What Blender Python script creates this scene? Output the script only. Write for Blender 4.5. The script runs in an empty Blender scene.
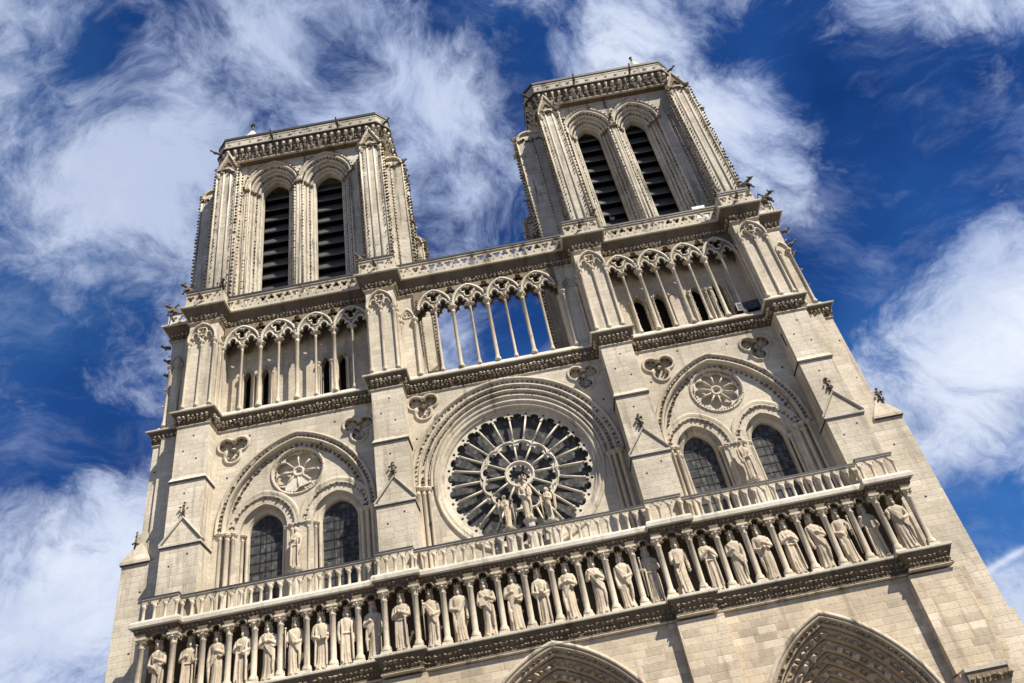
import bpy, math, random
from mathutils import Vector, Matrix
from mathutils.geometry import tessellate_polygon
R = math.radians
rnd = random.Random(7)
scene = bpy.context.scene
col = scene.collection

# ------------------------------------------------------------------ materials
def newmat(name):
    m = bpy.data.materials.new(name); m.use_nodes = True
    nt = m.node_tree
    for n in list(nt.nodes): nt.nodes.remove(n)
    out = nt.nodes.new('ShaderNodeOutputMaterial')
    b = nt.nodes.new('ShaderNodeBsdfPrincipled')
    nt.links.new(b.outputs[0], out.inputs[0])
    return m, nt, b

class N:
    """tiny node helper"""
    def __init__(s, nt): s.nt = nt
    def put(s, sock, v):
        if v is None: return
        if isinstance(v, bpy.types.NodeSocket): s.nt.links.new(v, sock)
        else: sock.default_value = v
    def math(s, op, a, b=None, c=None, clamp=False):
        n = s.nt.nodes.new('ShaderNodeMath'); n.operation = op; n.use_clamp = clamp
        for i, v in enumerate((a, b, c)): s.put(n.inputs[i], v)
        return n.outputs[0]
    def vmath(s, op, a, b=None):
        n = s.nt.nodes.new('ShaderNodeVectorMath'); n.operation = op
        s.put(n.inputs[0], a); s.put(n.inputs[1], b)
        return n.outputs['Value'] if op in ('DOT_PRODUCT', 'LENGTH') else n.outputs[0]
    def xyz(s, x, y, z):
        n = s.nt.nodes.new('ShaderNodeCombineXYZ')
        for i, v in enumerate((x, y, z)): s.put(n.inputs[i], v)
        return n.outputs[0]
    def sep(s, v):
        n = s.nt.nodes.new('ShaderNodeSeparateXYZ'); s.put(n.inputs[0], v); return n.outputs
    def noise(s, vec, scale, detail=4, rough=.55, dist=0., dims='3D'):
        n = s.nt.nodes.new('ShaderNodeTexNoise'); n.noise_dimensions = dims
        s.put(n.inputs['Vector'], vec); s.put(n.inputs['Scale'], scale); s.put(n.inputs['Detail'], detail)
        s.put(n.inputs['Roughness'], rough); s.put(n.inputs['Distortion'], dist)
        return n.outputs[0]
    def white(s, vec):
        n = s.nt.nodes.new('ShaderNodeTexWhiteNoise'); n.noise_dimensions = '3D'; s.put(n.inputs['Vector'], vec)
        return n.outputs[0]
    def ramp(s, f, stops, interp='LINEAR'):
        n = s.nt.nodes.new('ShaderNodeValToRGB'); n.color_ramp.interpolation = interp
        cr = n.color_ramp
        while len(cr.elements) < len(stops): cr.elements.new(0.5)
        for e, (p, c) in zip(cr.elements, stops):
            e.position = p; e.color = c if len(c) == 4 else (*c, 1)
        s.put(n.inputs[0], f); return n.outputs[0]
    def mix(s, f, a, b, mode='MIX'):
        n = s.nt.nodes.new('ShaderNodeMix'); n.data_type = 'RGBA'; n.blend_type = mode
        s.put(n.inputs[0], f)
        for i, v in ((6, a), (7, b)):
            if isinstance(v, tuple) and len(v) == 3: v = (*v, 1)
            s.put(n.inputs[i], v)
        return n.outputs[2]
    def smooth(s, x, lo, hi):
        n = s.nt.nodes.new('ShaderNodeMapRange'); n.interpolation_type = 'SMOOTHSTEP'
        s.put(n.inputs[0], x); s.put(n.inputs[1], lo); s.put(n.inputs[2], hi)
        return n.outputs[0]

def stone(name, base, dark, blocks=True, soot=.5, var=.35, course=.42, length=.95, bump=.5):
    m, nt, b = newmat(name); k = N(nt)
    geo = nt.nodes.new('ShaderNodeNewGeometry')
    P = geo.outputs['Position']; x, y, z = k.sep(P); nx, ny, nz = k.sep(geo.outputs['True Normal'])
    side = k.math('GREATER_THAN', k.math('ABSOLUTE', nx), k.math('ABSOLUTE', ny))
    u = k.math('ADD', k.math('MULTIPLY', x, k.math('SUBTRACT', 1., side)), k.math('MULTIPLY', k.math('ADD', y, 3.3), side))
    # large patches, vertical run-off streaks, fine grit
    patch = k.noise(P, .22, 5, .6)
    streak = k.noise(k.xyz(k.math('MULTIPLY', u, 1.6), k.math('MULTIPLY', y, .8), k.math('MULTIPLY', z, .13)), 1., 5, .65)
    grit = k.noise(P, 5.5, 5, .7)
    c = k.mix(k.smooth(patch, .35, .7), (*base, 1), tuple(v * f for v, f in zip(base, (.70, .69, .67))))
    hgt = k.math('MULTIPLY', grit, .03)
    if blocks:
        zc = k.math('DIVIDE', k.math('ADD', z, k.math('MULTIPLY', side, .0)), course)
        row = k.math('FLOOR', zc)
        rh = k.white(k.xyz(row, 3.1, 0.)); rh2 = k.white(k.xyz(row, 9.7, 2.))
        ln = k.math('ADD', length * .7, k.math('MULTIPLY', rh2, length * .6))
        uc = k.math('ADD', k.math('DIVIDE', u, ln), k.math('MULTIPLY', rh, 7.))
        ci = k.math('FLOOR', uc)
        rv = k.white(k.xyz(ci, row, side))
        tone = k.ramp(rv, [(0., (.62,) * 3), (.25, (.84, .82, .79)), (.6, (1., .99, .97)), (.9, (1.07, 1.05, 1.01)), (.94, (1.3, 1.32, 1.34)), (1., (1.36, 1.38, 1.42))])
        c = k.mix(var * 2, c, tone, 'MULTIPLY')
        fz = k.math('FRACT', zc); fu = k.math('FRACT', uc)
        ez = k.math('MULTIPLY', k.math('MINIMUM', fz, k.math('SUBTRACT', 1., fz)), course)
        eu = k.math('MULTIPLY', k.math('MINIMUM', fu, k.math('SUBTRACT', 1., fu)), length)
        e = k.math('MINIMUM', ez, eu)
        joint = k.smooth(e, .006, .03)
        flat = k.math('LESS_THAN', k.math('ABSOLUTE', nz), .7)
        jf = k.math('MULTIPLY', k.math('SUBTRACT', 1., joint), flat)
        c = k.mix(k.math('MULTIPLY', jf, .34), c, (*[v * .55 for v in base], 1))
        hgt = k.math('ADD', hgt, k.math('MULTIPLY', joint, .02))
    st = k.math('MULTIPLY', k.smooth(streak, .51, .70), soot)
    st = k.math('ADD', st, k.math('MULTIPLY', k.smooth(k.noise(P, 1.3, 6, .7), .55, .75), soot * .7), clamp=True)
    c = k.mix(st, c, (*dark, 1))
    c = k.mix(.5, c, k.ramp(grit, [(.25, (.5, .47, .43)), (.5, (1., 1., 1.)), (.8, (1.2, 1.19, 1.17))]), 'MULTIPLY')
    k.put(b.inputs['Base Color'], c)
    b.inputs['Roughness'].default_value = .9
    if 'Specular IOR Level' in b.inputs: b.inputs['Specular IOR Level'].default_value = .2
    bp = nt.nodes.new('ShaderNodeBump'); bp.inputs['Strength'].default_value = bump; bp.inputs['Distance'].default_value = .6
    k.put(bp.inputs['Height'], hgt); k.put(b.inputs['Normal'], bp.outputs[0])
    return m

def plain(name, c, rough=.6, metal=0., amount=.3, scale=4.):
    m, nt, b = newmat(name); k = N(nt)
    geo = nt.nodes.new('ShaderNodeNewGeometry')
    n = k.noise(geo.outputs['Position'], scale, 5, .65)
    cc = k.mix(amount, (*c, 1), k.ramp(n, [(.3, tuple(v * .45 for v in c)), (.7, tuple(min(1, v * 1.6) for v in c))]))
    k.put(b.inputs['Base Color'], cc)
    b.inputs['Roughness'].default_value = rough; b.inputs['Metallic'].default_value = metal
    return m

def glassmat(name):
    m, nt, b = newmat(name); k = N(nt)
    geo = nt.nodes.new('ShaderNodeNewGeometry'); x, y, z = k.sep(geo.outputs['Position'])
    def lines(v, s, w):
        f = k.math('FRACT', k.math('DIVIDE', v, s)); return k.smooth(k.math('ABSOLUTE', k.math('SUBTRACT', f, .5)), .5 - w, .5 - w * .5)
    g = k.math('MULTIPLY', .5, k.math('MAXIMUM', lines(x, .3, .05), lines(z, .33, .05)))
    cell = k.white(k.xyz(k.math('FLOOR', k.math('DIVIDE', x, .21)), 0., k.math('FLOOR', k.math('DIVIDE', z, .25))))
    c = k.ramp(cell, [(0., (.04, .04, .04)), (.5, (.06, .06, .06)), (.85, (.085, .085, .083)), (1., (.13, .13, .125))])
    c = k.mix(g, c, (.02, .02, .022, 1))
    k.put(b.inputs['Base Color'], c); b.inputs['Roughness'].default_value = .55; b.inputs['Specular IOR Level'].default_value = .08
    hn = k.noise(geo.outputs['Position'], 2.2, 3)
    bp = nt.nodes.new('ShaderNodeBump'); bp.inputs['Strength'].default_value = .25; k.put(bp.inputs['Height'], k.math('ADD', hn, k.math('MULTIPLY', cell, .4)))
    k.put(b.inputs['Normal'], bp.outputs[0])
    return m

LIME = (.575, .51, .405)
M = dict(
    wall=stone('limestone_ashlar', LIME, (.20, .16, .115), True, .55, .15, .36, 1.15),
    portal=stone('limestone_coursed', (.58, .49, .365), (.2, .155, .11), True, .45, .34, .38, 1.0),
    tower=stone('limestone_tower', (.53, .48, .395), (.085, .078, .066), True, .9, .2, .42, 1.1),
    carve=stone('limestone_carved', (.53, .465, .36), (.075, .072, .056), False, .85),
    column=stone('limestone_shaft', (.56, .485, .375), (.11, .09, .065), False, .7),
    statue=stone('limestone_statue', (.54, .455, .34), (.10, .08, .056), False, .75, bump=.45),
    soot=stone('limestone_soot_and_shade', (.15, .118, .082), (.04, .032, .024), False, .6),  # soot brown; also the painted shade behind the tower corbels
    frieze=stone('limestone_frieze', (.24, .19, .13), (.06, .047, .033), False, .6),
    slab=stone('limestone_slab', (.55, .51, .43), (.17, .15, .12), False, .5),
    trac=stone('limestone_tracery', (.60, .55, .45), (.16, .135, .1), False, .45),
    lead_shade=plain('lead_coping_and_shade', (.032, .031, .03), .6, .0),  # dark lead copings; also painted shadow lines under ledges
    hollow_shade=plain('painted_unlit_hollow', (.010, .010, .011), .9),  # near-black colour gives holes and interiors their shade
    slat=plain('louvre_slate', (.05, .048, .046), .55, 0., .5, 1.4),
    glass=glassmat('leaded_glass'),
    iron=plain('black_iron', (.015, .015, .016), .5),
    white=plain('white_sheet', (.75, .76, .78), .6, 0., .08),
    archiv=stone('limestone_archivolt', (.40, .325, .23), (.12, .095, .065), False, .6),
    pave=stone('paving_stone', (.19, .175, .155), (.11, .10, .085), False, .3),
)

# ------------------------------------------------------------------ mesh builder
class MB:
    def __init__(s): s.v = []; s.f = []; s.mi = []; s.cur = 0; s.mats = []; s.sm = False; s.smf = []
    def use(s, key):
        if key not in s.mats: s.mats.append(key)
        s.cur = s.mats.index(key); return s
    def add(s, vs, fs, smooth=False):
        o = len(s.v); s.v += [tuple(p) for p in vs]
        for f in fs: s.f.append(tuple(i + o for i in f)); s.mi.append(s.cur); s.smf.append(smooth)
    def box(s, x0, x1, y0, y1, z0, z1):
        s.add([(x0, y0, z0), (x1, y0, z0), (x1, y1, z0), (x0, y1, z0), (x0, y0, z1), (x1, y0, z1), (x1, y1, z1), (x0, y1, z1)],
              [(3, 2, 1, 0), (4, 5, 6, 7), (0, 1, 5, 4), (1, 2, 6, 5), (2, 3, 7, 6), (3, 0, 4, 7)])
    def frus(s, a, b):
        """block between rect a=(x0,x1,y0,y1,z) and rect b"""
        (x0, x1, y0, y1, z0), (X0, X1, Y0, Y1, z1) = a, b
        s.add([(x0, y0, z0), (x1, y0, z0), (x1, y1, z0), (x0, y1, z0), (X0, Y0, z1), (X1, Y0, z1), (X1, Y1, z1), (X0, Y1, z1)],
              [(3, 2, 1, 0), (4, 5, 6, 7), (0, 1, 5, 4), (1, 2, 6, 5), (2, 3, 7, 6), (3, 0, 4, 7)])
    def plate(s, outer, holes, y0, y1, back=True):
        """outline with holes in the XZ plane, from y0 (front) to y1"""
        loops = [outer] + list(holes)
        tris = tessellate_polygon([[Vector((p[0], p[1], 0)) for p in l] for l in loops])
        pts = [p for l in loops for p in l]; n = len(pts)
        vs = [(p[0], y0, p[1]) for p in pts] + [(p[0], y1, p[1]) for p in pts]
        fs = []
        for t in tris:
            a, b_, c = (pts[i] for i in t)
            area = (b_[0] - a[0]) * (c[1] - a[1]) - (c[0] - a[0]) * (b_[1] - a[1])
            if abs(area) < 1e-9: continue
            t = tuple(t) if area > 0 else tuple(reversed(t))
            fs.append(t)
            if back: fs.append(tuple(i + n for i in reversed(t)))
        o = 0
        for li, l in enumerate(loops):
            m_ = len(l)
            ar = sum(l[i][0] * l[(i + 1) % m_][1] - l[(i + 1) % m_][0] * l[i][1] for i in range(m_))
            ccw = ar > 0
            for i in range(m_):
                a, b_ = o + i, o + (i + 1) % m_
                q = (a, a + n, b_ + n, b_)
                if (li == 0) == ccw: q = q[::-1]
                fs.append(q)
            o += m_
        s.add(vs, fs)
    def prism(s, poly, z0, z1):
        n = len(poly)
        s.add([(p[0], p[1], z0) for p in poly] + [(p[0], p[1], z1) for p in poly],
              [tuple(range(n))[::-1], tuple(range(n, 2 * n))] + [(i, (i + 1) % n, n + (i + 1) % n, n + i) for i in range(n)])
    def lathe(s, x, y, prof, n=10, sq=1., a0=0., smooth=True):
        vs = []; fs = []
        for (r, z) in prof:
            for i in range(n):
                a = a0 + 2 * math.pi * i / n; vs.append((x + r * math.cos(a), y + r * sq * math.sin(a), z))
        for j in range(len(prof) - 1):
            for i in range(n): fs.append((j * n + i, j * n + (i + 1) % n, (j + 1) * n + (i + 1) % n, (j + 1) * n + i))
        fs.append(tuple(range(n))[::-1]); fs.append(tuple((len(prof) - 1) * n + i for i in range(n)))
        s.add(vs, fs, smooth)
    def sweep(s, path, prof, mode='XZ', closed=False, pclosed=True, smooth=False):
        """prof (o, d): o along the path normal, d the other axis (y in XZ mode, z in XY mode)"""
        n = len(path); vs = []
        for i in range(n):
            p = Vector(path[i])
            a = Vector(path[i - 1]) if (i > 0 or closed) else None
            b = Vector(path[(i + 1) % n]) if (i < n - 1 or closed) else None
            d1 = (p - a).normalized() if a is not None else None
            d2 = (b - p).normalized() if b is not None else None
            if d1 is None: d1 = d2
            if d2 is None: d2 = d1
            if mode == 'XZ': n1 = Vector((-d1.y, d1.x)); n2 = Vector((-d2.y, d2.x))
            else: n1 = Vector((d1.y, -d1.x)); n2 = Vector((d2.y, -d2.x))
            m_ = n1 + n2
            if m_.length < 1e-4: m_ = n1
            m_.normalize(); m_ = m_ / max(.35, m_.dot(n1))
            for (o, d) in prof:
                q = p + m_ * o
                vs.append((q.x, d, q.y) if mode == 'XZ' else (q.x, q.y, d))
        k = len(prof); fs = []
        for i in range(n if closed else n - 1):
            for j in range(k if pclosed else k - 1):
                a, b = i * k + j, i * k + (j + 1) % k
                c, d = ((i + 1) % n) * k + (j + 1) % k, ((i + 1) % n) * k + j
                fs.append((a, b, c, d))
        if pclosed and not closed:
            fs.append(tuple(range(k))[::-1]); fs.append(tuple((n - 1) * k + j for j in range(k)))
        s.add(vs, fs, smooth)
    def tube(s, pts, r, n=6, smooth=True):
        pts = [Vector(p) for p in pts]; rr = r if isinstance(r, (list, tuple)) else [r] * len(pts)
        vs = []; ref = Vector((0.13, .92, .37)).normalized()
        for i, p in enumerate(pts):
            t = (pts[min(i + 1, len(pts) - 1)] - pts[max(i - 1, 0)]).normalized()
            rf = ref if abs(t.dot(ref)) < .93 else Vector((1, 0, .1)).normalized()
            e1 = t.cross(rf).normalized(); e2 = t.cross(e1)
            for j in range(n):
                a = 2 * math.pi * j / n; vs.append(p + (e1 * math.cos(a) + e2 * math.sin(a)) * rr[i])
        fs = [(i * n + j, i * n + (j + 1) % n, (i + 1) * n + (j + 1) % n, (i + 1) * n + j) for i in range(len(pts) - 1) for j in range(n)]
        fs.append(tuple(range(n))[::-1]); fs.append(tuple((len(pts) - 1) * n + j for j in range(n)))
        s.add(vs, fs, smooth)
    def knob(s, x, y, z, r, sx=1., sy=1., sz=1.):
        """small carved leaf / crocket"""
        if rnd.random() < .05: return
        a = rnd.uniform(0, 6.28); q = rnd.uniform(.68, 1.3); x += rnd.uniform(-.14, .14) * r; z += rnd.uniform(-.2, .2) * r
        vs = []
        for (px, py, pz) in ((0, 0, 1.1), (0, 0, -.9)): vs.append((px, py, pz))
        for i in range(5):
            t = a + i * 1.2566; w = rnd.uniform(.75, 1.25); vs.append((math.cos(t) * w, math.sin(t) * w, rnd.uniform(-.3, .3)))
        vs = [(x + p[0] * r * sx * q, y + p[1] * r * sy * q, z + p[2] * r * sz * q) for p in vs]
        fs = []
        for i in range(5):
            fs.append((0, 2 + i, 2 + (i + 1) % 5)); fs.append((1, 2 + (i + 1) % 5, 2 + i))
        s.add(vs, fs)
    def ball(s, c, r, n=10, m=7, R3=None):
        if not isinstance(r, (list, tuple)): r = (r, r, r)
        vs = []; fs = []
        for j in range(m + 1):
            t = math.pi * j / m
            for i in range(n):
                a = 2 * math.pi * i / n
                v = Vector((r[0] * math.sin(t) * math.cos(a), r[1] * math.sin(t) * math.sin(a), r[2] * math.cos(t)))
                if R3 is not None: v = R3 @ v
                vs.append(Vector(c) + v)
        for j in range(m):
            for i in range(n): fs.append((j * n + i, (j + 1) * n + i, (j + 1) * n + (i + 1) % n, j * n + (i + 1) % n))
        s.add(vs, fs, True)
    def build(s, name, mat=None, parent=None):
        me = bpy.data.meshes.new(name)
        me.from_pydata(s.v, [], s.f)
        mats = s.mats if s.mats else [mat]
        for k in mats: me.materials.append(M[k])
        if s.mats: me.polygons.foreach_set('material_index', s.mi)
        me.polygons.foreach_set('use_smooth', s.smf)
        me.update()
        o = bpy.data.objects.new(name, me); col.objects.link(o)
        if parent is not None: o.parent = parent
        return o

def empty(name, parent=None, loc=(0, 0, 0)):
    o = bpy.data.objects.new(name, None); col.objects.link(o); o.empty_display_size = .5; o.location = loc
    if parent is not None: o.parent = parent
    return o
def tag(o, label=None, cat=None, group=None, kind=None):
    for k, v in (('label', label), ('category', cat), ('group', group), ('kind', kind)):
        if v: o[k] = v
    return o

# ------------------------------------------------------------------ shape functions
def arch(cx, zs, hw, rise, n=14):
    """two-centred arch points from left springing over the apex to the right springing"""
    Rr = (rise * rise + hw * hw) / (2 * hw); ca = cx - hw + Rr
    a1 = math.atan2(rise, cx - ca) if Rr != hw else math.pi / 2
    left = [(ca + Rr * math.cos(math.pi + (a1 - math.pi) * i / n), zs + Rr * math.sin(math.pi + (a1 - math.pi) * i / n)) for i in range(n + 1)]
    return left + [(2 * cx - x, z) for (x, z) in reversed(left[:-1])]
def arch_open(cx, z0, zs, hw, rise, n=14):
    """closed outline of an arched opening standing on z0 (counter-clockwise)"""
    return [(cx - hw, z0)] + arch(cx, zs, hw, rise, n) + [(cx + hw, z0)]
def circ(cx, cz, r, n=40, a0=0.):
    return [(cx + r * math.cos(a0 + 2 * math.pi * i / n), cz + r * math.sin(a0 + 2 * math.pi * i / n)) for i in range(n)]
def foil(cx, cz, r, lobes=3, a0=math.pi / 2, d=.52, n=10):
    """lobed outline: trefoil / quatrefoil"""
    pts = []; rl = r * (1 - d); dc = r * d; half = math.pi / lobes
    # angle at which neighbouring lobes meet
    for l in range(lobes):
        a = a0 + l * 2 * half; c = (cx + dc * math.cos(a), cz + dc * math.sin(a))
        s = dc * math.sin(half); s = min(s, rl * .999)
        # lobe arc limit: intersect with bisector
        tt = math.pi - math.asin(max(-1, min(1, s / rl))) - half if True else 0
        lim = half + math.asin(max(-1., min(1., dc * math.sin(half) / rl)))
        for i in range(n + 1):
            t = a - lim + 2 * lim * i / n
            pts.append((c[0] + rl * math.cos(t), c[1] + rl * math.sin(t)))
    return pts
def along(path, step, off=0.):
    """points at equal steps along a polyline, with unit left normals"""
    out = []; d = off
    for a, b in zip(path[:-1], path[1:]):
        L = math.hypot(b[0] - a[0], b[1] - a[1])
        if L < 1e-6: continue
        ux, uz = (b[0] - a[0]) / L, (b[1] - a[1]) / L
        while d <= L:
            out.append((a[0] + ux * d, a[1] + uz * d, -uz, ux)); d += step
        d -= L
    return out
def colprof(r, z0, z1, cap=.55, base=.3, flare=1.75):
    """column profile: base, shaft, crocket capital, abacus"""
    return [(r * 1.6, z0), (r * 1.6, z0 + base * .4), (r * 1.35, z0 + base * .46), (r * 1.4, z0 + base * .62), (r * 1.1, z0 + base * .85), (r, z0 + base),
            (r * .97, z1 - cap), (r * 1.2, z1 - cap + .03), (r * 1.2, z1 - cap + .07), (r * 1.0, z1 - cap + .1), (r * 1.15, z1 - cap * .55), (r * flare, z1 - cap * .3),
            (r * flare * 1.08, z1 - cap * .24), (r * flare * 1.12, z1 - cap * .2), (r * flare * 1.2, z1 - .02), (r * flare * 1.15, z1)]
def column(mb, x, y, r, z0, z1, cap=.55, base=.3, n=10, flare=1.75, leaves=True):
    mb.lathe(x, y, colprof(r, z0, z1, cap, base, flare), n)
    if leaves:
        for i in range(8):
            a = i * math.pi / 4 + .2
            mb.knob(x + r * flare * .95 * math.cos(a), y + r * flare * .95 * math.sin(a), z1 - cap * .38, r * .42)

# ------------------------------------------------------------------ measured lay-out (metres; x along the front, y into it)
B = [(-21.8, -19.65), (-8.72, -6.6), (6.95, 9.05), (19.05, 21.15)]         # the four buttresses
BAYS = [(-19.65, -8.72), (-6.6, 6.95), (9.05, 19.05)]
XL, XR = -24.15, 23.35
Zk, Zg, Zt = 20.4, 34.6, 44.05
YB = -1.42                                                                  # buttress face

cath = empty('cathedral')
tag(cath, 'pale limestone gothic cathedral front with two square bell towers and a great rose window', 'cathedral')

def outline(bs, yw, yb, xl, xr, yo, back):
    """plan polyline that follows wall, buttresses and outer corners from left to right"""
    p = [(xl, back), (xl, yo), (bs[0][0], yo), (bs[0][0], yb), (bs[0][1], yb), (bs[0][1], yw)]
    for b in bs[1:3]: p += [(b[0], yw), (b[0], yb), (b[1], yb), (b[1], yw)]
    p += [(bs[3][0], yw), (bs[3][0], yb), (bs[3][1], yb), (bs[3][1], yo), (xr, yo), (xr, back)]
    return p
def knob_row(mb, plan, off, z, r, step, sx=1., sz=1., ymax=2.):
    """carved leaves along a plan outline, pushed outward"""
    for a, b in zip(plan[:-1], plan[1:]):
        L = math.hypot(b[0] - a[0], b[1] - a[1])
        if L < .15: continue
        ux, uy = (b[0] - a[0]) / L, (b[1] - a[1]) / L; nx, ny = uy, -ux
        n = max(1, int(L / step))
        for i in range(n):
            d = (i + .5) * L / n; x, y = a[0] + ux * d + nx * off, a[1] + uy * d + ny * off
            if y < ymax: mb.knob(x, y, z + rnd.uniform(-.02, .02), r, sx, sx, sz)

# ================================================================== ROSE STOREY
def lancets_of(c, dx, hw):
    return [(c - dx, hw), (c + dx, hw)]
LBAY, RBAY = -14.2, 13.92
WIN = {0: [(-16.4, 1.05), (-11.7, 1.12)], 2: [(11.5, .98), (16.0, 1.0)]}
WZ = {0: (25.9, 1.35), 2: (25.55, 1.35)}                                    # springing, rise of the glass arch
mb = MB()
holes = []
BIG = {0: (LBAY, 26.2, 4.85, 6.0), 2: (RBAY, 26.1, 4.65, 6.0)}
for k in (0, 2):
    c, zs, hw, rise = BIG[k]; holes.append(arch_open(c, 20.5, zs, hw, rise, 20))
holes.append(arch_open(.05, 20.5, 26.5, 6.35, 6.5, 24))
TREF = ((-18.5, 32.1), (-10.0, 31.9), (-5.55, 32.6), (5.55, 32.55), (10.65, 32.05), (17.45, 32.25))
for (x, z) in TREF: holes.append(foil(x, z - .02, 1.08, 3, -math.pi / 2, .52, 8))
mb.plate([(XL + .6, 19.9), (XR - .6, 19.9), (XR - .6, 34.0), (XL + .6, 34.0)], holes, 0., .9)
mb.use('wall')
# recessed tympanum of the side bays
for k in (0, 2):
    c, zs, hw, rise = BIG[k]
    hs = [arch_open(x, 20.6, WZ[k][0], w + .45, WZ[k][1] + .45, 12) for x, w in WIN[k]]
    hs.append(circ(c - .03, 29.7, 1.62, 40))
    mb.plate(arch_open(c, 20.5, zs, hw + .15, rise + .15, 20), hs, .35, 1.1)
    mb.box(c - 5.2, c + 5.2, 2.4, 2.6, 20, 33)
mb.mi = [0] * len(mb.f); mb.mats = ['wall']
# putlog holes: solid near-black boxes, shade of a hole put in the colour
mb.use('hollow_shade')
for (x, z) in ((-19.0, 33.0), (-17.4, 32.9), (-15.3, 33.4), (-11.6, 32.7), (-12.6, 31.2), (-16.9, 30.6), (-18.8, 29.9), (9.8, 31.0), (12.2, 33.1), (15.6, 32.9), (11.3, 31.9), (18.5, 30.2), (-6.2, 30.1), (6.4, 30.4), (-5.9, 24.0)):
    mb.box(x - .06, x + .06, -.003, .1, z - .07, z + .07)
wall = mb.build('rose_storey_wall', None, cath)

def ring_dots(mb, path, o, y, r, step):
    for (x, z, nx, nz) in along(path, step, step * .5):
        mb.knob(x + nx * o, y, z + nz * o, r)
def archivolt(name, mat, path, y, parent, dot=None, depth=.35, w=.5, flowers=None):
    """moulded arch: hood roll, dark hollow with flowers, inner roll, step back"""
    m_ = MB(); m_.use(mat)
    prof = [(w * .5, y + .02), (w * .5, y - .10), (w * .36, y - .17), (w * .22, y - .10), (w * .14, y + .05), (-w * .1, y + .07), (-w * .2, y - .05),
            (-w * .34, y - .06), (-w * .46, y + .03), (-w * .52, y + depth * .6), (-w * .52, y + depth)]
    m_.sweep(path, prof, 'XZ', False, False, True)
    if dot:
        m_.use('soot'); ring_dots(m_, path, w * .02, y + .0, dot, dot * 2.9)
        if flowers: ring_dots(m_, flowers, 0, y + .32, .14, .36)
    return m_.build(name, None, parent)

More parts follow.
